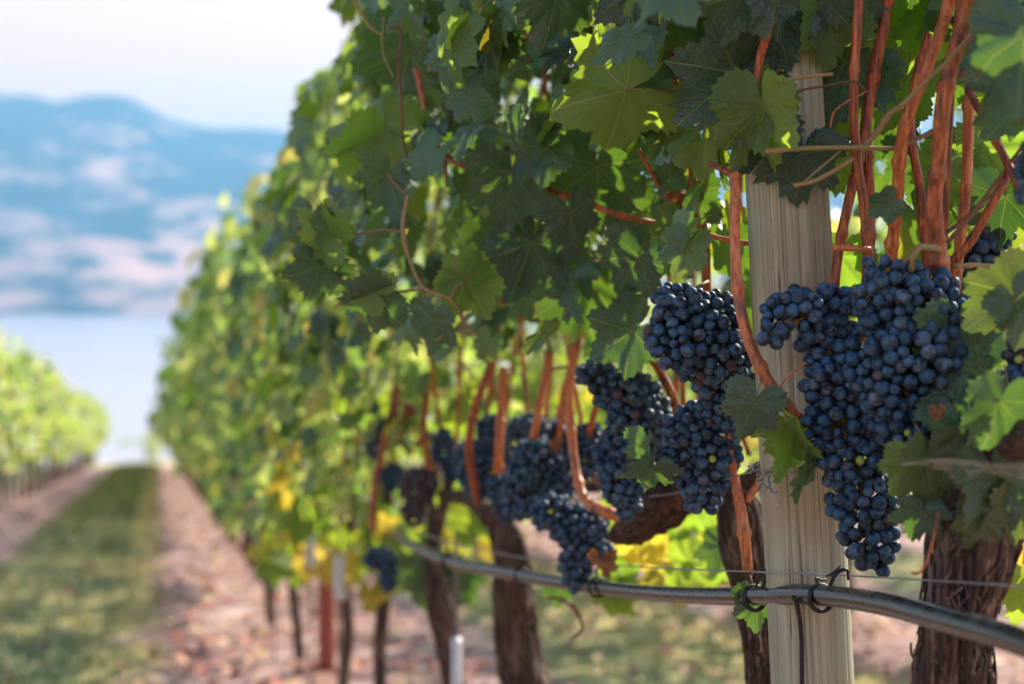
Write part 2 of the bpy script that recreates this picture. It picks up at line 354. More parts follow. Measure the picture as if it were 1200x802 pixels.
def px_line(l, d=None, dia=None):
    """pixel polyline [(px,py[,depth[,dia_px]])] -> xyzr rows"""
    out = []
    for q in l:
        dd = q[2] if len(q) > 2 else d; w = q[3] if len(q) > 3 else dia
        v = P(q[0], q[1], dd); out.append((v.x, v.y, v.z, w * dd / FP / 2 * .80))
    return out
def cane_disp(seed):
    def f(a, L, r):
        k = (L + seed * .013) % .085; d = min(k, .085 - k)
        return 1 + .32 * math.exp(-(d / .0045) ** 2) * (1 + .35 * math.cos(a - seed)) + .04 * math.sin(3 * a + seed + L * 9)
    return f
def cane(parent, l, d=None, dia=None, mat='cane', name='cane', world=None, sides=12, step=.004):
    pts = world if world is not None else px_line(l, d, dia)
    return tube_obj(name, pts, M[mat], parent, sides, step, cane_disp(random.random() * 6))

# ---------------------------------------------------------------- the grape leaf
CTRL = [(0, 1.0), (9, .93), (19, .80), (27, .66), (36, .72), (47, .87), (54, .89), (64, .80), (75, .68), (84, .62), (94, .70), (108, .78), (118, .76), (132, .70), (146, .64), (158, .56), (168, .38), (176, .12)]
def leaf_arrays(nt, rings, seed, sinus=1.0, petiole=True):
    r_ = random.Random(seed); A, Rr = zip(*CTRL); out = []
    for side in (1, -1):
        pts = []
        for k in range(nt + 1):
            a = 177 * k / nt; rad = np.interp(a, A, Rr)
            rad = .62 + (rad - .62) * sinus if 15 < a < 120 else rad
            if k and k < nt: rad *= (1.06 if k % 2 else .945) + r_.uniform(-.035, .035)
            rad *= 1 + (.05 * math.sin(a * .05 + seed * 2 + side))
            pts.append((side * math.sin(R(a)) * rad, math.cos(R(a)) * rad))
        out.append(pts)
    ring = out[0][:-1] + [(.004, -.09)] + [(-.004, -.09)] + out[1][1:-1][::-1]
    ring = np.array(ring); n = len(ring)
    V = [np.zeros((1, 2))]; fr = np.linspace(0, 1, rings + 1)[1:]
    for f in fr: V.append(ring * f)
    XY = np.concatenate(V); x, y = XY[:, 0], XY[:, 1]; rr = np.hypot(x, y); th = np.arctan2(x, y)
    fold, cup, wav, ph = r_.uniform(.05, .55), r_.uniform(-.45, .12), r_.uniform(.06, .17), r_.uniform(0, 6)
    z = fold * np.abs(x) * (1 - .3 * rr) + cup * rr ** 2 + wav * rr ** 2 * np.sin(3 * th + ph) + .035 * rr * np.cos(th * 7.2) + .05 * rr ** 2 * np.sin(11 * th + ph)
    if rings > 2: z += np.array([.07 * noise.noise(Vector((a_ * 5, b_ * 5, seed))) + .14 * noise.noise(Vector((a_ * 2.1, b_ * 2.1, seed + 9))) for a_, b_ in zip(x, y)])
    z -= r_.uniform(.05, .35) * np.clip(y, 0, None) ** 2
    V3 = np.stack([x, y, z], 1); j = np.arange(n); j2 = (j + 1) % n
    T = np.stack([np.zeros(n, int), 1 + j2, 1 + j], 1); Q = [np.stack([1 + k * n + j, 1 + k * n + j2, 1 + (k + 1) * n + j2, 1 + (k + 1) * n + j], 1) for k in range(rings - 1)]
    Q = np.concatenate(Q) if Q else np.zeros((0, 4), int)
    LP = np.stack([x, y, np.zeros(len(x))], 1); nb = len(T) + len(Q)
    return V3, Q, T, LP
def leaf_mesh(name, seed, mat, nt=24, rings=4, sinus=1.0, pet=True):
    V, Q, T, LP = leaf_arrays(nt, rings, seed, sinus); mi = None; F = [T, Q]
    mats = [mat]
    # orient normals up: check
    if pet:
        l = random.Random(seed).uniform(.5, .8)
        pv, pq, pt = tube_arrays(spline([(0, 0.02, -.004, .015), (0, -.2 * l, -.06, .012), (0, -.55 * l, -.24, .012), (.03, -.85 * l, -.46, .015)], .2), 5)
        n = len(V); V = np.vstack([V, pv]); LP = np.vstack([LP, np.full((len(pv), 3), 9.)]); LP[n:, 2] = 0
        F = [T, Q, pq + n, pt + n]; mats.append(M['petiole']); mi = [0] * (len(T) + len(Q)) + [1] * (len(pq) + len(pt))
    me = mesh_np(name, V, F, mats, LP, True, mi); return me
HLEAF = {k: [leaf_mesh('leaf_blade', 100 + i * 7, M['dark' if k == 'leaf' else k], 32, 4, [1.0, 1.25, .8, 1.4, 1.1, .9][i % 6]) for i in range(6 if k == 'leaf' else 3)] for k in ('leaf', 'lime', 'yellow', 'blotch')}
NLEAF = [leaf_mesh('leaf_blade', 300 + i, M['dark' if i % 5 < 2 else 'leaf'], 26, 3, [1.0, 1.4, .7, 1.15][i % 4]) for i in range(15)]
NLEAFY = [leaf_mesh('leaf_blade', 340 + i, M['yellow'], 16, 3, 1.1) for i in range(3)]
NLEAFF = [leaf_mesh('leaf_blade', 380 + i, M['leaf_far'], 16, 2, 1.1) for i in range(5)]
NLEAFL = [leaf_mesh('leaf_blade', 360 + i, M['lime'], 16, 3, 1.2) for i in range(4)]
def basis(nrm, tip):
    n = nrm.normalized(); t = tip - n * tip.dot(n)
    if t.length < 1e-4: t = n.orthogonal()
    t.normalize(); x = t.cross(n)
    return Matrix((x, t, n)).transposed()
def leaf_matrix(pos, nrm, tip, s):
    return Matrix.Translation(pos) @ (basis(nrm, tip) * s).to_4x4()
LOW = [leaf_arrays(14, 2, 500 + i, 1.1)[:4] for i in range(5)]
LOW1 = [leaf_arrays(6, 1, 520 + i, 1.2)[:4] for i in range(5)]
def join_leaves(items, arr, name, mat):
    """items: list of (pos, nrm, tip, s)"""
    a = Acc()
    for pos, n, t, s in items:
        V, Q, T, LP = random.choice(arr); B = np.array(basis(n, t)) * s
        lp = LP.copy(); lp[:, 2] = random.random(); a.add(V @ B.T + np.array(pos), Q, T, lp)
    return a.mesh(name, mat)

# ---------------------------------------------------------------- the setting
def ground_mesh():
    xs = np.concatenate([np.linspace(-900, -20, 12), np.linspace(-15, 15, 61), np.linspace(20, 900, 12)])
    ys = np.concatenate([np.linspace(-60, -5, 6), np.linspace(-3, 60, 127), np.linspace(66, 150, 14), np.linspace(170, 640, 20)])
    X, Y = np.meshgrid(xs, ys, indexing='ij'); Z = np.array([[gz(a, b) for b in ys] for a in xs])
    for i in range(len(xs)):
        for j in range(len(ys)):
            a, b = X[i, j], Y[i, j]
            if abs(a) < 16 and b < 62: Z[i, j] += .035 * (noise.noise(Vector((a * 1.1, b * .8, 0)))) - .02
            elif b > 70: Z[i, j] += 1.2 * noise.noise(Vector((a * .02, b * .02, 3))) - 1.2
    nx, ny = X.shape; V = np.stack([X, Y, Z], 2).reshape(-1, 3); i, j = np.meshgrid(np.arange(nx - 1), np.arange(ny - 1), indexing='ij')
    k = (i * ny + j).ravel(); return mesh_np('ground', V, np.stack([k, k + ny, k + ny + 1, k + 1], 1), M['ground'])
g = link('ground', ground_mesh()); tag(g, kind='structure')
LAKE = -62.
V = np.array([(-16000, 300, LAKE), (16000, 300, LAKE), (16000, 9000, LAKE), (-16000, 9000, LAKE)], float)
g = link('lake_water', mesh_np('lake_water', V, np.array([[0, 1, 2, 3]]), M['water'], smooth=False)); tag(g, kind='structure')
def mountains():
    prof = [(-900, 150), (-500, 90), (-250, 150), (-100, 100), (0, 107), (40, 112), (70, 121), (95, 112), (130, 111), (160, 117), (200, 138), (240, 150), (280, 150), (330, 152), (400, 175), (600, 150), (900, 110), (1400, 160), (2200, 120)]
    pxs, pys = zip(*prof); V = []; xs = np.linspace(-1, 1, 300); nd = 90
    for a in xs:
        ang = a * 1.05 + 0.0; px = 600 + math.tan(max(-1.3, min(1.3, ang))) * FP if abs(ang) < 1.3 else 0
        top = (350 - np.interp(px, pxs, pys)) / FP
        for k in range(nd):
            t = k / (nd - 1); d = 5200 + 3600 * t; fwd = d; hx = math.tan(ang) * d
            # heading of the camera
            c_, s_ = math.cos(R(14.1)), math.sin(R(14.1)); x = hx * c_ + fwd * s_; y = fwd * c_ - hx * s_
            q = Vector((x * .0006, y * .0006, 0)); rid = noise.fractal(q * 2.2, 1.0, 2.1, 5)
            if t < .75: e = (t / .75) ** 1.15; z = LAKE + (top * 7900 - LAKE) * e + rid * 190 * math.sin(math.pi * min(1, t / .75)) * .9
            else: z = top * 7900 * (1 - (t - .75) * 1.6)
            z += 14 * noise.noise(Vector((x * .004, y * .004, 1))) * min(1, t * 8)
            if k == 0: z = LAKE - 30
            V.append((x, y, max(z, LAKE - 30) if k else z))
    n = len(xs); i, j = np.meshgrid(np.arange(n - 1), np.arange(nd - 1), indexing='ij'); k = (i * nd + j).ravel()
    return mesh_np('hills', np.array(V), np.stack([k, k + nd, k + nd + 1, k + 1], 1), M['mountain'])
tag(link('hills', mountains()), kind='structure')

# grass and litter
def grass():
    a = Acc(); n = 26000
    for _ in range(n):
        if random.random() < .62: x = random.uniform(-1.22, .02) + random.gauss(0, .05); y = 4 + 46 * random.random() ** 1.6
        else: x = random.uniform(1.6, 2.8) + random.gauss(0, .06); y = 2 + 30 * random.random() ** 1.5
        s = random.uniform(.02, .05) * (1 + y * .03); w = .003 * (1 + y * .12); an = random.uniform(0, 6.28); l = random.uniform(-.5, .5) * s; l2 = random.uniform(-.5, .5) * s
        c_, s_ = math.cos(an) * w, math.sin(an) * w; z = gz(x, y) - .01
        V = np.array([(x - c_, y - s_, z), (x + c_, y + s_, z), (x + l, y + l2, z + s)])
        r = min(1, max(0, random.gauss(.38, .2) + (.35 if -.22 < x < .1 else 0) + .7 * noise.noise(Vector((x * .9, y * .7, 0)))))
        a.add(V, None, np.array([[0, 1, 2]]), np.array([[0, 0, r]] * 3))
    return a.mesh('grass', M['grass'], False)
tag(link('grass', grass()), 'short yellow green grass strips between the vine rows', 'grass', kind='stuff')
items = []
for _ in range(5200):
    y = 3 + 34 * random.random() ** 1.5; x = random.choice([random.uniform(.0, 1.3), random.uniform(.0, 1.3), random.uniform(-2.1, -1.1), random.uniform(-1.2, 0), random.uniform(2.7, 3.6), random.uniform(1.2, 2.8)])
    if -1.2 < x < 0 and random.random() < .75: continue
    items.append(((x, y, gz(x, y) + .012), Vector((random.gauss(0, .35), random.gauss(0, .35), 1)), Vector((random.gauss(0, 1), random.gauss(0, 1), 0)), random.uniform(.022, .05)))
tag(link('fallen_leaves', join_leaves(items, LOW1, 'fallen_leaves', M['litter'])), 'reddish dry vine leaves fallen on the bare soil strips', 'leaf litter', kind='stuff')

# ---------------------------------------------------------------- wood post
def post(base, top, rad, label, mat, name='wooden_post', fine=True, group=None):
    base = Vector(base); top = Vector(top); Lh = (top - base).length
    cr = [(random.uniform(0, 6.28), random.uniform(0, .7) * Lh, random.uniform(.5, 1.1)) for _ in range(26)]
    def disp(a, L, r):
        d = 1 + .012 * math.sin(2 * a + L * .8) + .012 * noise.noise(Vector((math.cos(a) * 2.2, math.sin(a) * 2.2, L * 1.2)))
        if fine:
            for c0, l0, ln in cr:
                if l0 < L < l0 + ln:
                    q = (a - c0 - .03 * math.sin(L * 7 + c0) + math.pi) % (2 * math.pi) - math.pi
                    if abs(q) < .05: d -= .05 * (1 - abs(q) / .05) * math.sin(math.pi * (L - l0) / ln)
        return d
    n = 90 if fine else 8
    pts = [(0, 0, Lh * i / n, rad * (1.0 + .04 * (1 - i / n))) for i in range(n + 1)]
    a = Acc(); a.tube(np.array(pts), 180 if fine else 14, disp)
    q = (top - base).to_track_quat('Z', 'Y')
    o = link(name, a.mesh(name, mat), None, Matrix.Translation(base) @ q.to_matrix().to_4x4()); tag(o, label, 'post', group); return o
p1, p2 = P(952, 802, 1.55), P(915, 80, 1.55); dr = (p2 - p1).normalized()
tb = (gz(p1.x, p1.y) - .05 - p1.z) / dr.z; pb = p1 + dr * tb; pt = p1 + dr * (1.75 / 1)
post(pb, pt, .0430, 'pale weathered round wooden post standing behind the black hose', M['wood'])
rp = P(383, 764, 6.0)
post((rp.x, rp.y, gz(rp.x, rp.y) - .05), (rp.x, rp.y, P(383, 668, 6.0).z), .036, 'short rust red post standing in the blurred part of the row', M['redpost'], 'red_post', False)
k = 0
for y in (13.5, 20, 27, 34, 41, 48): post((.68, y, gz(0, y) - .05), (.68, y, gz(0, y) + 1.9), .045, 'distant wooden post among the vines of the near row', M['wood'], 'wooden_post', False, 'distant posts of the near row')
for y in (20, 27, 34, 41, 48, 53): post((-2.12, y, gz(0, y) - .05), (-2.12, y, gz(0, y) + 1.8), .045, 'distant wooden post among the vines of the left row', M['wood'], 'wooden_post', False, 'distant posts of the left row')

# ---------------------------------------------------------------- trunks
def bark_disp(seed, amp=.22, lump=.18):
    def f(a, L, r):
        v = Vector((math.cos(a + L * 3.0) * 3.2 + seed, math.sin(a + L * 3.0) * 3.2, L * 7)); w = Vector((math.cos(a + L * 2) * 9 + seed, math.sin(a + L * 2) * 9, L * 16))
        rid = 1 - 2 * abs(noise.noise(v)); rid2 = noise.noise(w)
        return 1 + amp * (rid - .6) + amp * .55 * rid2 + lump * noise.noise(Vector((math.cos(a) + seed, math.sin(a), L * 5)))
    return f
def trunk(parent, pts, seed, fine=True, name='trunk', mat='bark', strips=0, sides=None, amp=.22):
    a = Acc(); sp = spline(pts, .007 if fine else .05); a.tube(sp, sides or (64 if fine else 9), bark_disp(seed, amp) if fine else None)
    o = link(name, a.mesh(name, M[mat]), parent)
    if strips:
        b = Acc(); n = len(sp); r_ = random.Random(seed * 3 + 1)
        for _ in range(strips):
            i = r_.randrange(0, n - 12); ln = r_.randrange(8, 30); an = r_.uniform(0, 6.28); tw = r_.uniform(-.5, .5); fl = r_.uniform(1.0, 1.09) if r_.random() < .93 else r_.uniform(1.1, 1.35); q = []
            for k in range(ln):
                ii = min(n - 1, i + k); c_ = sp[ii]; aa = an + tw * k / ln + .16 * math.sin(k * .5 + i) + .09 * math.sin(k * 1.3)
                rr = c_[3] * (1.02 + (fl - 1) * abs(2 * k / ln - 1) ** 3)
                q.append((c_[0] + math.cos(aa) * rr, c_[1] + math.sin(aa) * rr, c_[2], r_.uniform(.0005, .0017)))
            b.tube(np.array(q), 5)
        link('loose_bark', b.mesh('loose_bark', M['fibre']), parent)['kind'] = 'stuff'
    return o

NEARG = 'grapevines in the near row'
nvl = {0: 'grapevine nearest the right edge, thick gnarled trunk with shaggy peeling bark', 1: 'grapevine directly behind the left side of the wooden post, fibrous grey trunk',
       2: 'grapevine with thick dark trunk left of the post, below the curved hose', 3: 'slim dark grapevine trunk with hose passing above, left of the thick one',
       4: 'thin pale trunked grapevine standing left of the slim dark one', 5: 'thin grapevine just right of the rust red post', 6: 'blurred grapevine beside the two hanging white sleeves', 7: 'blurred grapevine behind the two white sleeves with an orange leaf cluster below'}
vines = []
VY = [1.12, 1.9, 2.75, 3.6, 4.55, 5.35, 6.6, 7.7]
def base_at(pt):   # extend a polyline to the ground
    return gz(pt.x, pt.y)
TR = [  # pixel lines (px,py,depth,dia)
    [(1128, 1250, 1.36, 118), (1124, 950, 1.34, 110), (1118, 800, 1.33, 112), (1122, 740, 1.32, 100), (1130, 690, 1.31, 108), (1140, 640, 1.31, 128), (1150, 590, 1.31, 118), (1158, 545, 1.31, 70)],
    [(905, 1080, 1.95, 60), (900, 830, 1.95, 58), (893, 750, 1.94, 56), (882, 690, 1.93, 58), (870, 640, 1.92, 62), (864, 595, 1.92, 56), (858, 560, 1.93, 36)],
    [(634, 1000, 2.80, 70), (622, 830, 2.80, 68), (610, 775, 2.80, 64), (604, 715, 2.79, 60), (602, 670, 2.78, 54), (594, 630, 2.78, 50), (582, 600, 2.78, 30)],
    [(540, 900, 3.5, 34), (532, 800, 3.5, 32), (524, 745, 3.5, 38), (513, 700, 3.5, 36), (505, 650, 3.5, 22)],
    [(448, 860, 4.4, 20), (446, 800, 4.4, 20), (446, 745, 4.4, 22), (452, 690, 4.4, 20), (450, 640, 4.4, 14)],
    [(398, 830, 5.2, 18), (403, 790, 5.2, 18), (408, 740, 5.2, 19), (405, 690, 5.2, 16)],
    [(352, 775, 6.3, 15), (348, 730, 6.3, 15), (343, 690, 6.3, 15), (345, 640, 6.3, 13)],
    [(318, 720, 7.6, 14), (314, 690, 7.6, 14), (308, 660, 7.6, 13), (306, 610, 7.6, 11)]]
for i, l in enumerate(TR):
    w = px_line(l); b = w[0]; gzz = gz(b[0], b[1])
    w = [q for q in w if q[2] > gzz + .03]; w = [(b[0], b[1], gzz - .03, b[3] * 1.1)] + w
    root = empty('grapevine', (b[0], b[1], gzz), nvl[i], 'grapevine', NEARG); vines.append(root)
    trunk(root, w, i * 5.3 + 1, i < 4, strips={0: 420, 1: 380, 2: 90}.get(i, 0))
# cordons and gnarled heads
trunk(vines[0], px_line([(1150, 560, 1.31, 60), (1130, 520, 1.32, 46), (1090, 490, 1.40, 38), (1050, 480, 1.48, 34), (1010, 488, 1.54, 30)]), 3, True, 'cordon', 'spur', 30, 40)
trunk(vines[0], px_line([(1155, 560, 1.31, 75), (1185, 520, 1.25, 62), (1230, 505, 1.12, 52), (1300, 500, 1.0, 46)]), 4, True, 'cordon', 'spur', 40, 40)
trunk(vines[1], px_line([(862, 580, 1.93, 40), (835, 570, 1.97, 46), (800, 578, 2.02, 54), (770, 598, 2.05, 62), (742, 618, 2.1, 50), (722, 628, 2.14, 26)]), 6, True, 'cordon', 'spur', 90, 48, .4)
trunk(vines[1], px_line([(868, 575, 1.92, 36), (900, 548, 1.85, 30), (960, 520, 1.75, 26), (1010, 500, 1.66, 24)]), 7, True, 'cordon', 'spur', 20, 32)
trunk(vines[2], px_line([(578, 605, 2.78, 30), (610, 585, 2.7, 26), (660, 570, 2.6, 22), (700, 570, 2.45, 18)]), 8, True, 'cordon', 'spur', 10, 24)
trunk(vines[2], px_line([(574, 605, 2.8, 30), (550, 585, 2.95, 22), (520, 580, 3.1, 20)]), 9, True, 'cordon', 'spur', 10, 24)
for i in range(3, 8):
    b = vines[i].location; e = (.68, b.y, gz(0, b.y) + .93)
    l0 = px_line(TR[i])[-1]
    tube_obj('cordon', [(l0[0], l0[1], l0[2], l0[3] * .9), (.69, b.y + .15, e[2] + .02, .013), (.70, b.y + .48, e[2] - .02, .010)], M['bark'], vines[i], 8, .03)
    tube_obj('cordon', [(l0[0], l0[1], l0[2], l0[3] * .9), (.69, b.y - .15, e[2] + .03, .013), (.68, b.y - .48, e[2] + .05, .010)], M['bark'], vines[i], 8, .03)

# ---------------------------------------------------------------- canes seen in the photograph
v0, v1, v2, v3 = vines[:4]
cane(v0, [(1010, -60), (1005, 20), (1000, 110), (1004, 185), (1012, 240), (1018, 310), (1024, 400)], 1.47, 14)
cane(v0, [(1045, -60), (1037, 20), (1025, 80), (1015, 150), (1019, 235), (1017, 320), (1010, 400)], 1.52, 17)
cane(v0, [(1034, 40, 1.52, 14), (1014, 150, 1.52, 14), (998, 222, 1.5, 15), (984, 290, 1.5, 14), (978, 350, 1.5, 15), (985, 420, 1.5, 15)])
cane(v0, [(1120, -50, 1.38, 17), (1110, 10, 1.39, 18), (1093, 62, 1.4, 18), (1066, 130, 1.41, 19), (1056, 170, 1.42, 19), (1051, 240, 1.44, 18), (1044, 310, 1.46, 18), (1046, 400, 1.48, 18)])
cane(v0, [(1146, -50, 1.33, 22), (1130, 20, 1.34, 24), (1114, 80, 1.35, 23), (1104, 130, 1.35, 24), (1100, 190, 1.36, 22), (1095, 240, 1.37, 23), (1100, 300, 1.38, 26), (1108, 350, 1.38, 26), (1120, 450, 1.36, 30), (1140, 540, 1.33, 34)])
cane(v0, [(1088, 40, 1.5, 12), (1072, 100, 1.5, 12), (1068, 160, 1.5, 12), (1078, 220, 1.5, 14), (1085, 300, 1.5, 14), (1090, 380, 1.5, 14)])
cane(v0, [(1142, -40, 1.46, 15), (1139, 50, 1.46, 15), (1135, 140, 1.46, 16), (1132, 220, 1.46, 15), (1123, 300, 1.46, 15), (1118, 360, 1.46, 15)])
cane(v0, [(1116, 50, 1.4, 9), (1128, 90, 1.4, 10), (1150, 135, 1.38, 11), (1172, 175, 1.36, 12), (1200, 230, 1.34, 12)])
cane(v0, [(1190, 190, 1.42, 12), (1165, 235, 1.42, 13), (1140, 280, 1.43, 13), (1118, 310, 1.44, 14), (1105, 360, 1.45, 14)])
cane(v0, [(1195, -10), (1150, 28), (1110, 72), (1082, 98), (1058, 122)], 1.32, 6, 'shoot', 'lateral_shoot', sides=8)
cane(v0, [(1058, 124), (1042, 134), (1028, 155), (1012, 172)], 1.44, 9, 'shoot', 'lateral_shoot', sides=8)
cane(v0, [(896, 178), (945, 174), (998, 173), (1045, 174), (1075, 163), (1095, 153)], 1.43, 7, 'shoot', 'lateral_shoot', sides=8)
cane(v0, [(930, 218), (955, 212), (978, 200), (1000, 186)], 1.43, 7, 'shoot', 'lateral_shoot', sides=8)
cane(v0, [(936, 219), (958, 200), (985, 177)], 1.44, 4, 'shoot', 'tendril', sides=6)
cane(v0, [(913, 95), (945, 90), (976, 87)], 1.42, 6, 'shoot', 'tendril', sides=6)
cane(v0, [(915, 110), (960, 102), (1000, 96), (1015, 108)], 1.45, 4, 'tendril', 'tendril', sides=6)
cane(v0, [(973, 150), (977, 132), (990, 121), (1005, 113), (1018, 106)], 1.43, 3, 'cane', 'tendril', sides=6)
cane(v0, [(1210, 155, 1.35, 4), (1140, 250, 1.36, 6), (1110, 285, 1.37, 7)], mat='tendril', name='bunch_stalk', sides=7)
cane(v0, [(1180, 212, 1.38, 4), (1140, 248, 1.38, 5), (1105, 276, 1.38, 6)], mat='tendril', name='bunch_stalk', sides=7)
cane(v0, [(1200, 316, 1.44, 6), (1150, 311, 1.43, 7), (1118, 312, 1.42, 8)], mat='shoot', name='bunch_stalk', sides=7)
cane(v0, [(1098, 292, 1.36, 13), (1078, 290, 1.34, 11), (1070, 300, 1.33, 9), (1068, 318, 1.34, 7)], mat='stem', name='bunch_stalk', sides=8)
cane(v0, [(978, 290, 1.47, 10), (1000, 291, 1.46, 9), (1020, 293, 1.46, 9)], mat='cane', name='lateral_shoot', sides=8)
cane(v0, [(1145, 495), (1135, 520), (1120, 555)], 1.25, 4, 'shoot', 'tendril', sides=6)
cane(v0, [(1100, 600), (1092, 640), (1080, 670), (1068, 672)], 1.25, 4, 'cane', 'tendril', sides=6)
cane(v0, [(945, 425), (925, 440), (912, 455)], 1.40, 3, 'cane', 'tendril', sides=6)
# the cane crossing the post
cane(v1, [(861, 205, 1.47, 19), (862, 225, 1.46, 16), (861, 280, 1.45, 16), (865, 345, 1.44, 17), (876, 395, 1.43, 17), (893, 435, 1.42, 18), (912, 465, 1.42, 20), (935, 488, 1.44, 22), (965, 505, 1.5, 24)])
cane(v1, [(832, 192, 1.5, 9), (845, 198, 1.48, 9), (862, 208, 1.47, 12)], name='lateral_shoot')
cane(v1, [(852, 500, 1.72, 12), (857, 545, 1.72, 14), (866, 585, 1.71, 16), (872, 625, 1.7, 17), (876, 668, 1.7, 15)])
cane(v1, [(896, 545, 1.72, 8), (886, 570, 1.71, 9), (874, 588, 1.71, 11)], name='lateral_shoot')
cane(v1, [(824, 190, 1.8, 12), (823, 240, 1.8, 13), (827, 300, 1.8, 14), (830, 400, 1.85, 15), (835, 560, 1.95, 16)])
cane(v1, [(745, 380, 1.95, 12), (758, 410, 1.95, 13), (776, 440, 1.95, 13), (792, 478, 1.95, 14), (805, 560, 2.0, 16)])
cane(v1, [(748, 175), (765, 205), (780, 235), (792, 262)], 1.75, 6, name='lateral_shoot')
cane(v1, [(786, 60), (792, 100), (800, 130), (806, 165), (812, 220), (824, 300)], 1.72, 8)
cane(v1, [(903, -15, 1.45, 10), (900, 30, 1.45, 14), (890, 70, 1.46, 12), (884, 112, 1.46, 7)], name='cane')
cane(v1, [(700, 108), (735, 104), (770, 106), (800, 108)], 1.6, 5, 'shoot', 'tendril', sides=6)
cane(v1, [(630, 215, 1.85, 9), (658, 228, 1.84, 10), (690, 238, 1.82, 10), (718, 250, 1.8, 9), (770, 262, 1.82, 8), (850, 280, 1.85, 8)])
cane(v1, [(820, 272), (850, 281), (880, 286)], 1.62, 8, name='lateral_shoot')
cane(v2, [(488, 80, 1.95, 8), (500, 135, 1.94, 9), (512, 172, 1.92, 10), (535, 190, 1.9, 11), (566, 201, 1.9, 12)])
cane(v2, [(612, 35, 1.95, 5), (590, 72, 1.94, 6), (552, 105, 1.92, 6), (528, 135, 1.9, 6), (508, 172, 1.9, 6)], mat='shoot', name='lateral_shoot', sides=8)
cane(v2, [(485, 80), (497, 115), (515, 150), (520, 180), (524, 220)], 1.95, 5, 'shoot', 'lateral_shoot', sides=8)
cane(v2, [(455, 32), (468, 34), (470, 52), (467, 70), (470, 120), (472, 160), (477, 185)], 1.85, 4, 'tendril', 'tendril', sides=6)
cane(v2, [(415, 0), (432, 30), (448, 42)], 1.9, 5, 'shoot', 'lateral_shoot', sides=6)
cane(v2, [(478, 228, 1.8, 6), (474, 250, 1.8, 6), (472, 272, 1.8, 7), (480, 305, 1.8, 5), (497, 338, 1.8, 6), (528, 352, 1.8, 6), (548, 385, 1.8, 5), (560, 394, 1.8, 4)], mat='shoot', name='lateral_shoot', sides=8)
cane(v2, [(472, 272), (445, 270), (398, 278)], 1.8, 4, 'petiole', 'petiole', sides=6)
cane(v2, [(497, 339), (470, 342), (442, 346)], 1.8, 4, 'petiole', 'petiole', sides=6)
cane(v2, [(528, 353), (533, 338), (546, 330)], 1.8, 4, 'petiole', 'petiole', sides=6)
cane(v2, [(545, 385), (525, 390), (510, 400)], 1.8, 4, 'petiole', 'petiole', sides=6)
cane(v2, [(476, 228), (462, 215), (455, 205)], 1.8, 4, 'petiole', 'petiole', sides=6)
cane(v2, [(450, 20), (449, 60), (462, 92)], 1.88, 4, 'petiole', 'tendril', sides=6)
cane(v2, [(674, 380, 2.2, 11), (668, 450, 2.2, 12), (669, 500, 2.2, 13), (675, 550, 2.18, 13), (685, 585, 2.15, 15), (705, 598, 2.12, 16), (730, 608, 2.1, 17)])
cane(v2, [(646, 400, 2.35, 10), (636, 455, 2.35, 11), (624, 520, 2.35, 12), (612, 585, 2.5, 12)])
cane(v2, [(582, 395, 2.55, 10), (572, 435, 2.55, 11), (556, 480, 2.55, 12), (549, 530, 2.6, 12), (560, 590, 2.7, 12)])
cane(v2, [(590, 430, 2.6, 12), (587, 480, 2.6, 13), (584, 540, 2.6, 13), (582, 600, 2.7, 13)])
cane(v2, [(718, 400, 2.2, 8), (700, 470, 2.25, 9), (690, 520, 2.3, 10), (700, 565, 2.4, 10)])
cane(v2, [(640, 435, 2.3, 5), (665, 430, 2.3, 6), (690, 432, 2.3, 5)], mat='shoot', name='tendril', sides=6)
cane(v2, [(642, 700, 2.4, 5), (668, 708, 2.38, 6), (683, 735, 2.38, 5), (668, 750, 2.38, 3)], name='tendril', mat='tendril', sides=6)
cane(v3, [(466, 452, 3.5, 12), (460, 480, 3.5, 13), (450, 520, 3.5, 12), (440, 565, 3.5, 11), (436, 620, 3.5, 11)])
cane(v3, [(458, 460, 3.4, 10), (470, 485, 3.4, 13), (468, 510, 3.4, 10)])
cane(v3, [(500, 440, 3.3, 9), (497, 500, 3.3, 9), (505, 570, 3.4, 10)])
# leaning canes inside the canopy and beyond
for i, v in enumerate(vines):
    yc = VY[i]
    for _ in range(9 if i < 4 else 6):
        y = yc + random.uniform(-.5, .5); x = .72 + random.gauss(0, .09) + (.12 if i < 2 else 0); g0 = gz(x, y); r = random.uniform(.0028, .0045)
        w = [(x, y, g0 + .95, r * 1.2), (x + random.gauss(0, .04), y + random.gauss(0, .05), g0 + 1.3, r * 1.1), (x + random.gauss(0, .07), y + random.gauss(0, .08), g0 + 1.7, r), (max(.6, x + random.gauss(0, .1)), y + random.gauss(0, .1), g0 + 1.95, r * .6)]
        q = proj(Vector(w[1][:3]))
        cane(v, None, world=w, sides=8, step=.012)

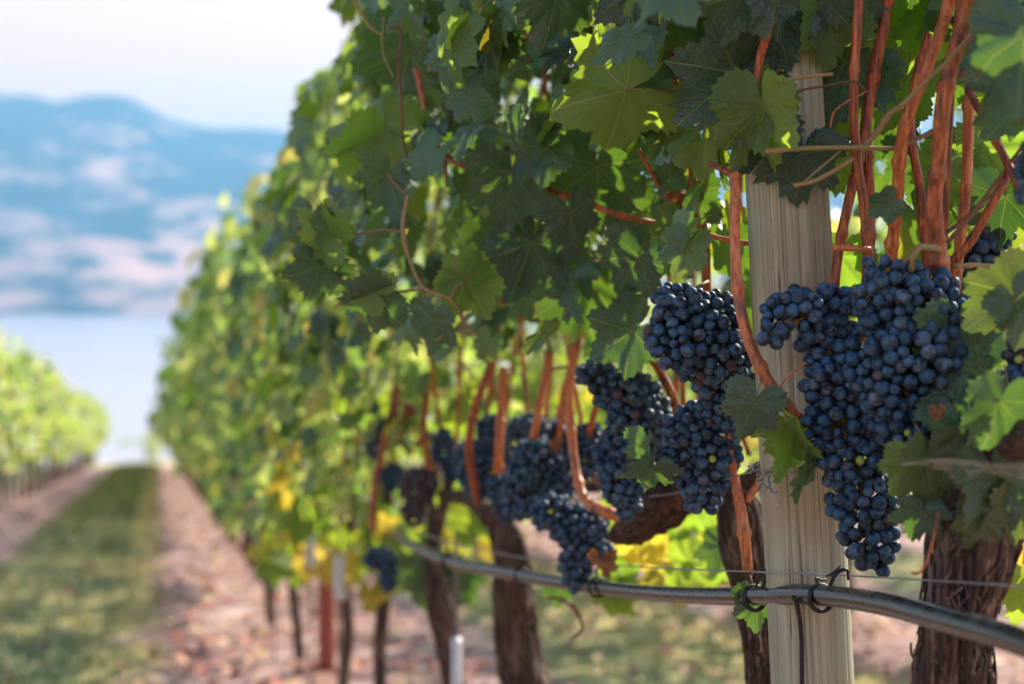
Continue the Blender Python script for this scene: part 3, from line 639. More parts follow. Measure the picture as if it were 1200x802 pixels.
# ---------------------------------------------------------------- hero leaves
def hero(v, px, py, d, size, tip, tilt=(0, 0), kind='leaf', var=0, under=False, label=None, name='leaf'):
    """junction pixel, depth, blade length in px, tip direction in degrees (0 right, 90 up), tilt (toward tip, sideways) degrees"""
    t_cam = Vector((math.cos(R(tip)), math.sin(R(tip)), 0)); n_cam = Vector((0, 0, 1)); s_cam = t_cam.cross(n_cam)
    q = Quaternion(s_cam, R(tilt[0])) ; q2 = Quaternion(t_cam, R(tilt[1])); n_cam = (q2 @ (q @ n_cam)); t_cam = q2 @ (q @ t_cam)
    if under: n_cam = -n_cam
    L = HLEAF[kind]; me = L[var % len(L)]
    o = link(name, me, v, leaf_matrix(P(px, py, d), CM @ n_cam, CM @ t_cam, size * d / FP))
    if label: o['label'] = label
    return o
H = [
 (v1, 741, 388, 1.80, 62, 212, (-10, 10), 'leaf', 0), (v1, 600, 205, 1.85, 68, 262, (-15, 10), 'leaf', 1), (v1, 668, 250, 1.80, 50, 290, (-12, -10), 'leaf', 2),
 (v1, 748, 300, 1.78, 58, 235, (-20, 12), 'leaf', 3), (v1, 735, 105, 1.58, 98, 200, (-35, -18), 'lime', 0, True), (v1, 742, -12, 1.55, 64, 262, (-10, 35), 'leaf', 4),
 (v1, 655, -10, 1.6, 70, 262, (-15, -30), 'leaf', 5), (v1, 815, 5, 1.6, 62, 225, (-25, 15), 'lime', 1), (v1, 870, -8, 1.45, 66, 245, (-15, 10), 'leaf', 0), (v1, 905, -5, 1.44, 52, 295, (-10, -20), 'leaf', 2),
 (v1, 888, 120, 1.47, 78, 215, (-25, 40), 'lime', 2), (v1, 893, 125, 1.455, 84, 262, (-20, 50), 'lime', 0), (v1, 862, 85, 1.5, 88, 222, (-5, 0), 'leaf', 1), (v0, 940, 180, 1.49, 62, 262, (-5, 0), 'leaf', 3),
 (v0, 895, 150, 1.50, 62, 240, (-10, 0), 'leaf', 2), (v1, 455, 205, 1.82, 46, 240, (-20, 10), 'leaf', 1), (v2, 392, 278, 1.8, 52, 160, (-25, -30), 'lime', 0), (v2, 385, 272, 1.82, 44, 95, (-20, 0), 'lime', 1),
 (v2, 366, 262, 1.84, 52, 245, (-30, 30), 'leaf', 2), (v2, 375, 312, 1.83, 46, 250, (-10, -15), 'leaf', 3), (v2, 442, 346, 1.8, 58, 215, (-25, -35), 'leaf', 4), (v2, 438, 342, 1.79, 40, 150, (-15, 0), 'lime', 2),
 (v2, 546, 330, 1.8, 52, 300, (-10, 5), 'lime', 0, True), (v2, 545, 326, 1.8, 42, 75, (-10, 5), 'lime', 1, True), (v2, 508, 375, 1.8, 46, 250, (-25, 25), 'leaf', 5), (v2, 622, 285, 1.9, 78, 250, (-8, 0), 'leaf', 4),
 (v2, 590, 290, 1.95, 72, 275, (-8, 10), 'leaf', 0), (v0, 915, 75, 1.53, 120, 22, (-30, 15), 'leaf', 3, True), (v0, 995, 60, 1.55, 100, 200, (-20, -10), 'leaf', 1), (v0, 1200, 40, 1.15, 95, 262, (-5, 45), 'leaf', 5),
 (v0, 1192, 345, 1.28, 72, 215, (-10, 10), 'blotch', 0), (v0, 1190, 352, 1.27, 50, 300, (-10, 0), 'leaf', 2), (v0, 1118, 385, 1.35, 70, 268, (-10, 0), 'leaf', 1), (v0, 1150, 440, 1.33, 84, 200, (-12, 20), 'leaf', 3),
 (v0, 1088, 535, 1.28, 66, 278, (-15, -10), 'blotch', 1), (v0, 1062, 545, 1.3, 42, 240, (-10, 20), 'lime', 2), (v0, 1165, 555, 1.24, 80, 290, (-8, -5), 'leaf', 0), (v0, 1150, 610, 1.25, 44, 255, (-15, 0), 'blotch', 2),
 (v0, 1120, 480, 1.33, 60, 300, (0, 0), 'leaf', 2), (v0, 1180, 480, 1.27, 75, 260, (-5, 0), 'leaf', 4),
 (v0, 1215, 640, 1.45, 60, 230, (-10, 15), 'yellow', 0), (v0, 1205, 690, 1.42, 46, 250, (-10, 15), 'lime', 1),
 (v1, 884, 472, 1.40, 52, 250, (-15, 5), 'leaf', 2), (v1, 925, 500, 1.41, 56, 280, (-25, 55), 'lime', 1), (v1, 930, 525, 1.42, 50, 282, (-20, -40), 'lime', 2), (v1, 948, 545, 1.41, 46, 265, (-10, -55), 'leaf', 5),
 (v1, 765, 548, 1.72, 42, 262, (-40, -5), 'leaf', 3), (v1, 758, 520, 1.74, 36, 255, (-10, 60), 'leaf', 1), (v1, 885, 702, 1.62, 40, 275, (-5, 0), 'leaf', 5), (v1, 848, 640, 2.1, 40, 250, (0, 0), 'leaf', 4),
 (v0, 1042, 238, 1.4, 28, 215, (-10, 0), 'leaf', 0), (v0, 1000, 60, 1.66, 66, 250, (-20, 10), 'lime', 0), (v0, 985, 175, 1.62, 56, 215, (-20, 10), 'lime', 1), (v0, 1060, 95, 1.62, 66, 250, (-15, 0), 'lime', 2),
 (v0, 1165, 55, 1.6, 62, 250, (-10, 20), 'lime', 0), (v0, 1150, 175, 1.6, 66, 262, (-10, -10), 'lime', 1), (v0, 1115, 200, 1.62, 62, 240, (-10, 20), 'lime', 2), (v0, 985, 300, 1.66, 50, 262, (0, 10), 'lime', 1),
 (v0, 1178, 230, 1.5, 60, 262, (0, 40), 'leaf', 1), (v1, 770, 250, 1.9, 80, 262, (-10, 0), 'leaf', 2), (v1, 700, 195, 1.88, 84, 262, (-15, 20), 'leaf', 3), (v1, 690, 330, 1.92, 80, 262, (-15, -20), 'leaf', 4),
 (v1, 805, 225, 1.75, 60, 262, (-15, 20), 'leaf', 5), (v1, 640, 175, 1.8, 56, 215, (-10, 20), 'leaf', 0), (v2, 560, 150, 1.9, 60, 230, (-30, 25), 'leaf', 1), (v2, 535, 160, 1.95, 70, 70, (-40, 0), 'lime', 1),
 (v2, 450, 150, 1.95, 80, 150, (-20, 30), 'lime', 2), (v2, 440, 170, 1.95, 70, 240, (-20, -20), 'lime', 0), (v2, 480, 60, 2.0, 80, 250, (-20, 0), 'leaf', 0), (v2, 560, 40, 1.9, 85, 262, (-20, 20), 'leaf', 3),
 (v1, 905, 20, 1.50, 70, 240, (-10, 0), 'leaf', 4), (v0, 1065, -10, 1.68, 80, 262, (-12, 20), 'leaf', 2), (v0, 1100, 25, 1.70, 76, 240, (-12, -20), 'lime', 1), (v0, 1125, -15, 1.66, 70, 280, (-12, 0), 'leaf', 0), (v0, 1035, 130, 1.70, 70, 250, (-12, 20), 'leaf', 4), (v0, 1078, 185, 1.70, 62, 270, (-12, 20), 'leaf', 5), (v0, 1010, 10, 1.7, 70, 250, (-12, 0), 'lime', 0), (v0, 1080, 600, 1.29, 40, 250, (-15, 10), 'leaf', 3), (v0, 1190, 590, 1.26, 62, 262, (-15, -10), 'blotch', 1), (v0, 1135, 505, 1.28, 62, 262, (-15, 15), 'leaf', 1), (v0, 1172, 470, 1.17, 66, 262, (-15, -10), 'leaf', 0), (v0, 945, -25, 1.48, 88, 262, (-12, 10), 'leaf', 2), (v0, 965, 10, 1.5, 70, 285, (-12, -20), 'lime', 1), (v0, 1230, 30, 1.26, 110, 262, (-5, 20), 'leaf', 3), (v0, 1215, 90, 1.32, 90, 230, (-5, 20), 'leaf', 1), (v0, 1230, 0, 1.4, 110, 262, (-5, 20), 'leaf', 0),  # last leaves here added behind the right-edge leaf to shade it
 (v3, 500, 668, 3.9, 50, 262, (0, 0), 'leaf', 3), (v3, 540, 672, 3.9, 40, 240, (0, 0), 'leaf', 1), (v3, 482, 655, 4.1, 46, 280, (0, 0), 'leaf', 2), (v3, 520, 690, 3.85, 34, 262, (0, 0), 'leaf', 5),
 (v1, 655, 690, 2.4, 28, 262, (-10, 0), 'leaf', 2),
]
for k in range(1, 6):     # added leaves strung towards the sun to shade the right-edge leaf
    q = P(1195, 75, 1.15) + sdir * (.07 * k) + Vector((random.gauss(0, .02), random.gauss(0, .02), random.gauss(0, .03)))
    link('leaf', HLEAF['leaf'][k % 6], v0, leaf_matrix(q, Vector((-.6, -.3, .6)), Vector((.1, .2, -1)), .075))
for h in H:
    hero(h[0], *h[1:8], under=(len(h) > 9 and h[9]), var=h[8]) if False else hero(h[0], h[1], h[2], h[3], h[4], h[5], h[6], h[7], h[8], len(h) > 9 and h[9])
# back-lit leaves low behind the fruit, on the sunny side of the row
for i in range(96):
    px = random.uniform(700, 850); py = random.uniform(600, 700); 
    if i > 30: px = random.uniform(430, 700); py = random.uniform(440, 640)
    if i > 60: px = random.uniform(300, 500); py = random.uniform(560, 680)
    hero(v1 if i <= 30 else (v2 if i <= 60 else vines[4 + i % 3]), px, py, random.uniform(2.35, 2.75) if i <= 30 else random.uniform(3.4, 4.4) + (i > 60) * random.uniform(.6, 1.6), random.uniform(22, 40), random.uniform(0, 360), (random.uniform(-40, 10), random.uniform(-40, 40)), random.choice(['yellow', 'lime', 'lime']), i, random.random() < .5)

# crumpled dry leaves
def crumpled(v, px, py, d, size, seed, mat='dry', label='crumpled rust brown dry leaf'):
    V, Q, T, LP = leaf_arrays(22, 7, seed, .9); r_ = np.random.default_rng(seed)
    W_ = []
    for p in V:
        q = Vector((p[0] * 2.2 + seed, p[1] * 2.2, p[2])); nn = noise.noise_vector(q) ; n2_ = noise.noise_vector(q * 2.7)
        x, y, z = p; a = x * 2.0; x2 = math.sin(a) / 2.0; z2 = z + (1 - math.cos(a)) / 2.0 * 1.2 + .35 * y * y
        W_.append((x2 + nn[0] * .28 + n2_[0] * .1, y * .75 + nn[1] * .28 + n2_[1] * .1, z2 + nn[2] * .35 + n2_[2] * .14))
    me = mesh_np('dry_leaf', np.array(W_), [T, Q], M[mat], LP)
    o = link('dry_leaf', me, v, leaf_matrix(P(px, py, d), CM @ Vector((.2, -.1, -1)), CM @ Vector((.1, -1, 0)), size * d / FP)); o['label'] = label
crumpled(v1, 790, 236, 1.68, 34, 3); crumpled(v1, 722, 158, 1.66, 20, 8, label='small crumpled red dry leaf'); crumpled(v1, 705, 655, 2.05, 30, 5, label='curled orange dry leaf'); crumpled(v1, 592, 172, 1.85, 14, 9)
crumpled(v1, 610, 40, 1.9, 18, 12); crumpled(v0, 1098, 480, 1.26, 18, 14); crumpled(v2, 650, 520, 2.25, 15, 15); crumpled(v3, 430, 690, 3.9, 40, 21, 'yellow', 'glowing orange yellow leaf')
crumpled(v3, 340, 620, 5.0, 26, 22, 'yellow', 'orange yellow leaf'); crumpled(v2, 470, 480, 3.2, 26, 23)

# ---------------------------------------------------------------- random canopy leaves
def keep_out(v, s):
    px, py, d = proj(v)
    if d < 1.2: return True
    m_ = 60 * s / .065 * 1.5 / d
    py2 = py + m_ * .6
    if d < 1.66 and px > 960 and py > 70: return True
    if d < 1.66 and 850 < px < 1010 and py > 90: return True
    if px > 860: lim = 235
    elif px > 745: lim = 325
    elif px > 660: lim = 385
    elif px > 420: lim = 425
    else: lim = 9999
    if px > 1075 and 300 < py < 640 and 1.40 < d < 3: return random.random() < .15
    if px > 990 and 235 < py < 520 and 1.62 < d < 3: return random.random() < .35
    if 860 < px and py < 520 and 1.85 < d < 3: return random.random() < .6
    if py2 > lim and d < 3.1 : return random.random() < .995
    if px < 300 and d < 3: return True
    if 425 < px < 720 and d < 4.0 and py2 > 585: return True
    if px <= 420 and py2 > 540 and d < 3.6: return True
    if px > 820 and d < 1.48: return True
    if px < 720 and d < 1.62: return True
    if 330 < px < 790 and 160 < py < 430 and d < 1.84: return True
    if 560 < px < 790 and 50 < py <= 160 and d < 1.66: return True
    if 790 <= px < 930 and 40 < py < 240 and d < 1.58: return True
    if px < 520 and d < 1.8: return True
    # outline against the sky
    e = np.interp(py, (-50, 0, 40, 70, 100, 150, 200, 240, 300, 330, 360, 400), (380, 392, 412, 400, 350, 340, 318, 298, 280, 268, 240, 215))
    if py < 400 and px < e + m_ * .40: return True
    return False
def bottom(y): return np.interp(y, (1.5, 2.6, 3.2, 4.0, 6, 9), (1.12, 1.06, .98, .72, .62, .60))
def sample_leaf(yc, half, back=None, shell=True):
    y = yc + random.uniform(-half, half); hb = bottom(y); h = hb + (2.25 - hb) * random.random() ** .9
    lim = (.36 + .07 * (y > 2.9)) * (1 - max(0, (h - 1.6) / .75) ** 1.6 * .75)
    u = random.random()
    if shell: xo = -lim + abs(random.gauss(0, .10)) if u < .62 else (lim - abs(random.gauss(0, .12)) if u < .82 else random.uniform(-lim, lim))
    else: xo = random.uniform(-lim * .55, lim * 1.0)
    x = .68 + xo; side = -1 if xo < 0 else 1
    n = Vector((side * random.uniform(.3, 1.1), random.gauss(-.15, .45), random.uniform(-.05, .9))); t = Vector((side * .35 + random.gauss(0, .3), random.gauss(0, .5), -1 + random.gauss(0, .35)))
    s = random.uniform(.033, .057)
    return Vector((x, y, gz(x, y) + h)), n, t, s
def sun_gap(v):    # where the photograph shows sun reaching the upper bunch through the foliage
    for c_, r in SUNGAPS:
        w = v - c_; al = w.dot(sdir)
        if al > .02 and (w - sdir * al).length < r: return True
    return False
SUNGAPS = [(P(838, 385, 1.55), .10), (P(975, 600, 1.52), .07), (P(490, 645, 3.1), .09), (P(525, 657, 2.84), .09), (P(570, 667, 2.6), .09), (P(620, 677, 2.4), .08), (P(500, 270, 1.95), .07), (P(640, 620, 2.3), .06), (P(900, 160, 1.5), .08), (P(1060, 120, 1.5), .05)]
for i, v in enumerate(vines):
    half = .55 if i < 6 else .6; made = 0; tries = 0
    heroes_here = sum(1 for o in v.children if o.name.startswith('leaf')); want = 298 - heroes_here
    while made < want and tries < 4000:
        tries += 1; p, n, t, s = sample_leaf(VY[i], half)
        if keep_out(p, s) or sun_gap(p): continue
        u = random.random(); 
        if i < 3: me = random.choice(NLEAF if u < .86 else (NLEAFY if u > .97 and p.x > .78 else NLEAFL))
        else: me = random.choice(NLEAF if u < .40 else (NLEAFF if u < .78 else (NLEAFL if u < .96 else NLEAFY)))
        link('leaf', me, v, leaf_matrix(p, n, t, s)); made += 1
    items = []; tries = 0
    while len(items) < (520 if i < 4 else 620) and tries < 4500:
        tries += 1; p, n, t, s = sample_leaf(VY[i], half, shell=random.random() < (.12 if i < 4 else .5))
        if keep_out(p, s) or sun_gap(p): continue
        items.append((p, n, t, s))
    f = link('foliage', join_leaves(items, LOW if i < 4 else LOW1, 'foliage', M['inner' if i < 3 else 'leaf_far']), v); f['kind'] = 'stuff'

# ---------------------------------------------------------------- far vines
def far_foliage(seed, n, hb=.60, ht=2.1):
    random.seed(seed); it = []
    for _ in range(n):
        h = hb + (ht - hb) * random.random() ** .85; stray = random.random() < .2; h += .28 * stray * random.random(); lim = (.40 + .2 * stray * random.random()) * (1 - max(0, (h - 1.5) / .75) ** 1.6 * .7) * (1 if h > .85 else .7)
        u = random.random(); xo = -lim + abs(random.gauss(0, .10)) if u < .5 else (lim - abs(random.gauss(0, .10)) if u < .9 else random.uniform(-lim, lim))
        sd = -1 if xo < 0 else 1
        it.append((Vector((xo, random.uniform(-.56, .56), h)), Vector((sd * random.uniform(.2, 1.1), random.gauss(0, .5), random.uniform(0, 1))), Vector((sd * .35 + random.gauss(0, .3), random.gauss(0, .5), -1)), random.uniform(.055, .10)))
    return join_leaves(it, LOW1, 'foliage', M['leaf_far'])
FF = [far_foliage(900 + i, 340) for i in range(9)]
def far_trunk(seed):
    r_ = random.Random(seed); a = Acc(); x = r_.uniform(-.03, .03); y = r_.uniform(-.05, .05)
    a.tube(spline([(0, 0, -.05, .034), (x, y, .3, .028), (-x, y * 1.5, .6, .026), (0, 0, .9, .026)], .08), 8)
    a.tube(spline([(0, 0, .88, .022), (.01, .25, .95, .014), (0, .52, .93, .010)], .1), 6); a.tube(spline([(0, 0, .88, .022), (.01, -.25, .95, .014), (0, -.52, .93, .010)], .1), 6)
    return a.mesh('trunk', M['bark'])
FT = [far_trunk(i) for i in range(4)]
def far_vine(x, y, label, group, sz=1.0):
    z = gz(x, y); root = empty('grapevine', (x, y, z), label, 'grapevine', group); an = random.choice([0, math.pi])
    f = link('foliage', random.choice(FF), root); f['kind'] = 'stuff'; f.matrix_local = Matrix.Rotation(an, 4, 'Z') @ Matrix.Diagonal((random.uniform(.85, 1.22), 1, sz * random.uniform(.86, 1.10), 1))
    t = link('trunk', random.choice(FT), root); t.matrix_local = Matrix.Rotation(random.uniform(0, 6), 4, 'Z'); return root
random.seed(5)
y = 8.7
while y < 53:
    far_vine(.68, y, 'blurred distant grapevine of the near row, running down to the lake', 'distant grapevines of the near row', float(np.interp(y, (8, 14, 22, 32, 50), (1.02, 1.1, 1.2, 1.1, 1.0)))); y += 1.02
y = 17.5
while y < 54: far_vine(-2.12, y, 'blurred grapevine of the row beyond the grass path, sunlit yellow green top', 'grapevines of the left row', 1.02); y += 1.02
y = 2.6
while y < 53: far_vine(3.48, y, 'sunlit grapevine of the next row, glimpsed through the near row', 'grapevines of the row behind', 1.0); y += 1.02
y = 8.
while y < 45: far_vine(6.28, y, 'grapevine of the second row behind, glimpsed beneath the near row', 'grapevines of the second row behind', 1.0); y += 1.02

# ---------------------------------------------------------------- grapes
def ico(sub):
    import bmesh
    bm = bmesh.new(); bmesh.ops.create_icosphere(bm, subdivisions=sub, radius=1.0)
    for v in bm.verts:
        if v.co.z < -.985: v.co.z += .05
        v.co.z *= 1.05
    V = np.array([v.co[:] for v in bm.verts]); F = np.array([[v.index for v in f.verts] for f in bm.faces]); bm.free(); return V, F
I3, I1, I2 = ico(4), ico(2), ico(3)
BM = mesh_np('berry', I3[0], I3[1], M['berry']); BMS = None
sv = I2[0].copy()
for i_ in range(len(sv)): sv[i_] *= 1 + .28 * noise.noise(Vector(sv[i_] * 2.2))
BSH = mesh_np('berry', sv, I2[1], M['shrivel']); BUN = mesh_np('berry', I2[0], I2[1], M['unripe'])
def pack(lobes, br, seed, dens=1.0, n_try=9000):
    """dart throwing of berry centres over a union of ellipsoids: lobes (centre, radii)"""
    r_ = np.random.default_rng(seed); pts = []; vol = [l[1][0] * l[1][1] + l[1][0] * l[1][2] for l in lobes]; pr = np.array(vol) / sum(vol)
    B = np.array(CM)    # lobe axes follow the photograph's left-right, up-down and depth
    cs = [np.array(l[0]) for l in lobes]; rs = [np.array(l[1]) for l in lobes]
    idx = r_.choice(len(lobes), n_try, p=pr); out = np.zeros((0, 3)); rad = []
    for k in idx:
        d = r_.normal(size=3); d /= np.linalg.norm(d); f = r_.uniform(.62, 1.0) ** .5 if r_.random() < .8 else r_.uniform(.3, 1)
        p = cs[k] + B @ (d * rs[k] * f)
        # inside depth in other lobes
        deep = min(np.linalg.norm((B.T @ (p - c_)) / r) for c_, r in zip(cs, rs))
        if deep < .50: continue
        b = br * r_.choice([r_.uniform(.70, .9), r_.uniform(.9, 1.1), r_.uniform(.95, 1.16)])
        if len(out):
            if np.min(np.linalg.norm(out - p, axis=1) - (np.array(rad) + b) * .82) < 0: continue
        out = np.vstack([out, p]); rad.append(b)
    return out, np.array(rad)
def bunch(lobes_px, label, vtop, br=.0074, seed=1, near=True, shrivel=False, dscale=.85, stem_px=None, group='bunches of dark blue grapes'):
    """lobes_px: (px,py,rx,ry,depth)"""
    L = []
    for px, py, rx, ry, d in lobes_px:
        k = d / FP; L.append((P(px, py, d), (max(rx * k * (1.13 if d < 1.9 else 1.02) - br * .4, br), max(ry * k * (1.10 if d < 1.9 else 1.02) - br * .4, br), max(rx * k * dscale - br * .6, br))))
    pts, rad = pack(L, br, seed, n_try=13000 if near else 3000)
    top = P(*vtop); root = empty('grape_bunch', top, label, 'grapes', group)
    st = [(top.x, top.y, top.z, .0024)] + [(l[0].x, l[0].y, l[0].z, .0022) for l in L]
    r_ = random.Random(seed)
    if near:
        tube_obj('stem', st, M['stem'], root, 6, .01)
        ped = Acc(); cs = [np.array(l[0]) for l in L]
        cd_ = np.array(CM) @ np.array([0, 0, 1.0]); od_ = np.argsort(-(pts @ cd_)); pts, rad = pts[od_], rad[od_]     # nearest the path first
        if len(pts) > 296:
            rest = Acc()
            for p, b in zip(pts[296:], rad[296:]): rest.add(I1[0] * b + p, None, I1[1])
            link('berries', rest.mesh('berries', M['berry']), root)['kind'] = 'stuff'
        for n_, (p, b) in enumerate(zip(pts[:296], rad)):
            me = BSH if shrivel or r_.random() < .025 else (BUN if r_.random() < .008 else BM)
            q = Vector((r_.gauss(0, 1), r_.gauss(0, 1), r_.gauss(0, 1))); sc = b * (.62 if me is BUN else 1)
            c0 = cs[int(np.argmin([np.linalg.norm(p - c_) for c_ in cs]))]; out = Vector(p - c0); 
            rot = (-out).to_track_quat('Z', 'Y') if out.length > 1e-5 else Quaternion()
            link('berry', me, root, Matrix.Translation(Vector(p)) @ rot.to_matrix().to_4x4() @ Matrix.Diagonal((sc * r_.uniform(.93, 1.05), sc * r_.uniform(.93, 1.05), sc * r_.uniform(.96, 1.10), 1)))
            a_ = p + (c0 - p) * .9; ped.tube(np.array([(*p, .0006), (*((p + a_) / 2), .0006), (*a_, .0008)]), 4)
        link('pedicels', ped.mesh('pedicels', M['stem']), root)['kind'] = 'stuff'
    else:
        a = Acc(); V, F = I1
        for p, b in zip(pts, rad): a.add(V * b + p, None, F)
        link('berries', a.mesh('berries', M['shrivel' if shrivel else 'berry']), root)['kind'] = 'stuff'
        link('stem', (lambda q: (q.tube(spline(st, .03), 5), q.mesh('stem', M['stem']))[1])(Acc()), root)
    return root
bunch([(1035, 322, 26, 22, 1.36), (1062, 355, 58, 44, 1.37), (1104, 380, 46, 44, 1.37), (1072, 415, 58, 46, 1.36), (1050, 450, 42, 48, 1.36), (1096, 450, 36, 44, 1.37), (1070, 492, 46, 36, 1.37), (1048, 528, 32, 26, 1.38), (1090, 500, 32, 32, 1.38), (1020, 425, 26, 50, 1.39)],
      'large front bunch of blue grapes hanging from upright red canes right of the post', (1070, 300, 1.35), seed=1)
bunch([(912, 372, 22, 24, 1.42), (938, 362, 28, 24, 1.42), (905, 392, 16, 14, 1.41), (972, 360, 30, 24, 1.43), (968, 400, 32, 36, 1.43), (988, 450, 42, 40, 1.42), (988, 500, 42, 38, 1.42), (1000, 545, 36, 36, 1.42), (1012, 590, 40, 38, 1.42), (1018, 630, 32, 34, 1.42), (1024, 658, 18, 18, 1.42)],
      'longest blue grape bunch, hanging in front of the post down to the wire', (978, 340, 1.45), seed=2)
bunch([(1168, 275, 20, 20, 1.52), (1150, 300, 26, 28, 1.52), (1170, 335, 32, 24, 1.52), (1140, 335, 26, 28, 1.53)], 'small bunch of dark blue grapes behind the canes at the right, above the yellowing leaf', (1150, 260, 1.5), seed=3)
bunch([(1206, 190, 18, 22, 1.2), (1210, 225, 18, 22, 1.2)], 'dark grapes cut off by the right edge of the picture below a grey green leaf', (1205, 170, 1.2), seed=4)
bunch([(1196, 415, 20, 16, 1.3), (1205, 440, 26, 22, 1.3)], 'dark grapes cut off by the right edge of the picture below the yellowing leaf', (1200, 395, 1.3), seed=5)
bunch([(795, 352, 26, 20, 1.6), (808, 375, 42, 34, 1.59), (798, 400, 38, 34, 1.58), (840, 372, 26, 30, 1.6), (830, 408, 36, 34, 1.59), (822, 432, 26, 18, 1.6), (780, 398, 20, 20, 1.59)],
      'bunch of dark blue grapes with sunlit silver rims, left of the bending red cane', (830, 330, 1.62), seed=6, br=.0074)
bunch([(856, 420, 26, 28, 1.68), (850, 452, 34, 34, 1.69), (862, 480, 24, 28, 1.69), (842, 470, 24, 24, 1.7)], 'shaded bunch of dark grapes tucked below and behind the sunlit bunch', (850, 400, 1.7), seed=7)
bunch([(700, 440, 24, 20, 1.92), (735, 462, 40, 28, 1.93), (748, 488, 40, 36, 1.93), (742, 515, 34, 24, 1.94)], 'dark grape bunch directly under the large round veined leaf', (745, 430, 1.95), seed=8, br=.0075)
bunch([(716, 530, 18, 26, 1.98), (728, 560, 28, 34, 1.97), (745, 540, 24, 30, 1.97), (735, 592, 18, 18, 1.98)], 'slender dark grape bunch left of the small folded leaf, above the gnarled arm', (735, 510, 1.98), seed=9, br=.0075)
bunch([(812, 500, 30, 24, 1.72), (800, 520, 24, 24, 1.72), (832, 530, 36, 34, 1.73), (825, 562, 30, 30, 1.73), (822, 585, 20, 18, 1.73)], 'dark grape bunch beside the fibrous trunk, just above the glowing yellow leaves', (820, 475, 1.75), seed=10, br=.0078)
bunch([(628, 545, 34, 32, 2.35), (612, 580, 24, 32, 2.36), (650, 560, 26, 32, 2.35), (640, 600, 20, 24, 2.35)], 'softly blurred dark bunch right of the two parallel reddish canes', (632, 515, 2.35), seed=11, br=.0078)
bunch([(650, 600, 28, 20, 2.2), (678, 618, 36, 28, 2.2), (690, 640, 26, 24, 2.2), (675, 660, 22, 24, 2.2), (674, 682, 13, 12, 2.2)], 'dark bunch hanging lowest over the black hose left of the gnarled arm', (675, 590, 2.2), seed=12, br=.0078)
bunch([(690, 520, 22, 26, 2.3), (680, 545, 20, 24, 2.3)], 'small dark bunch between the long bent cane and the slender bunch', (690, 495, 2.3), seed=13, br=.0078)
bunch([(555, 540, 24, 26, 2.7), (560, 565, 20, 20, 2.7), (575, 510, 18, 24, 2.7)], 'blurred blue bunch at the foot of the leaning red cane above the thick dark trunk', (560, 510, 2.7), seed=14, br=.008)
bunch([(625, 505, 30, 22, 2.5), (655, 515, 20, 24, 2.5)], 'blurred dark bunch high between the two canes, left of the long bent cane', (630, 485, 2.5), seed=31, br=.0078, near=False)
bunch([(585, 575, 16, 22, 2.62), (592, 600, 13, 16, 2.62)], 'little blurred bunch hanging right before the thick dark trunk', (585, 555, 2.62), seed=32, br=.0078, near=False)
bunch([(520, 525, 14, 24, 3.1), (530, 550, 14, 16, 3.1)], 'blurred bunch directly left of the leaning red cane', (520, 500, 3.1), seed=33, br=.008, near=False)
bunch([(765, 510, 18, 26, 2.05), (772, 545, 18, 22, 2.05)], 'shaded bunch wedged behind the slender bunch and the bunch beside the fibrous trunk', (765, 485, 2.05), seed=34, br=.0075)
bunch([(598, 530, 18, 30, 2.7), (600, 560, 14, 20, 2.7)], 'narrow blurred bunch between the parallel canes', (598, 500, 2.7), seed=15, br=.008, near=False)
bunch([(490, 570, 24, 24, 3.1), (485, 598, 16, 22, 3.1)], 'shrivelled brownish grape bunch left of the blurred blue bunch', (490, 545, 3.1), seed=16, shrivel=True, near=False, br=.007)
bunch([(445, 655, 20, 14, 3.5), (455, 675, 13, 20, 3.5)], 'blurred dark bunch hanging below the left end of the hose', (450, 635, 3.5), seed=17, near=False, br=.008)
bunch([(440, 500, 12, 26, 3.6), (438, 525, 10, 16, 3.6)], 'blurred navy bunch left of the reddish looped cane', (440, 475, 3.6), seed=18, near=False, br=.008)
bunch([(486, 490, 14, 12, 3.5)], 'tiny blurred bunch right of the reddish looped cane', (486, 478, 3.5), seed=19, near=False, br=.008)
bunch([(460, 560, 15, 18, 3.5)], 'blurred navy bunch directly above left of the shrivelled brown one', (460, 542, 3.5), seed=20, near=False, br=.008)
bunch([(342, 636, 12, 18, 5.6), (342, 655, 10, 12, 5.6)], 'far blurred bunch between the two white sleeves', (342, 615, 5.6), seed=21, near=False, br=.008)
bunch([(335, 590, 9, 22, 6.2)], 'far blurred bunch above the white sleeves', (335, 568, 6.2), seed=22, near=False, br=.008)
bunch([(310, 560, 12, 14, 6.8)], 'far blurred bunch left of the white sleeves, half hidden by leaves', (310, 545, 6.8), seed=23, near=False, br=.008)
# distant bunches
def far_bunch_mesh(seed):
    pts, rad = pack([(Vector((0, 0, -.05)), (.045, .05, .045)), (Vector((0, 0, -.12)), (.03, .05, .03))], .009, seed, n_try=600); a = Acc(); V, F = ico(1)
    for p, b in zip(pts, rad): a.add(V * b + p, None, F)
    return a.mesh('grape_bunch', M['berry'])
FB = [far_bunch_mesh(i) for i in range(3)]; random.seed(8)
for k in range(30):
    y = 7.5 + k * .55; x = random.uniform(.36, .6); o = link('grape_bunch', random.choice(FB)); o.location = (x, y, gz(x, y) + random.uniform(.75, .98)); tag(o, 'distant dark bunch low in the blurred foliage of the near row', 'grapes', 'distant bunches of the near row')

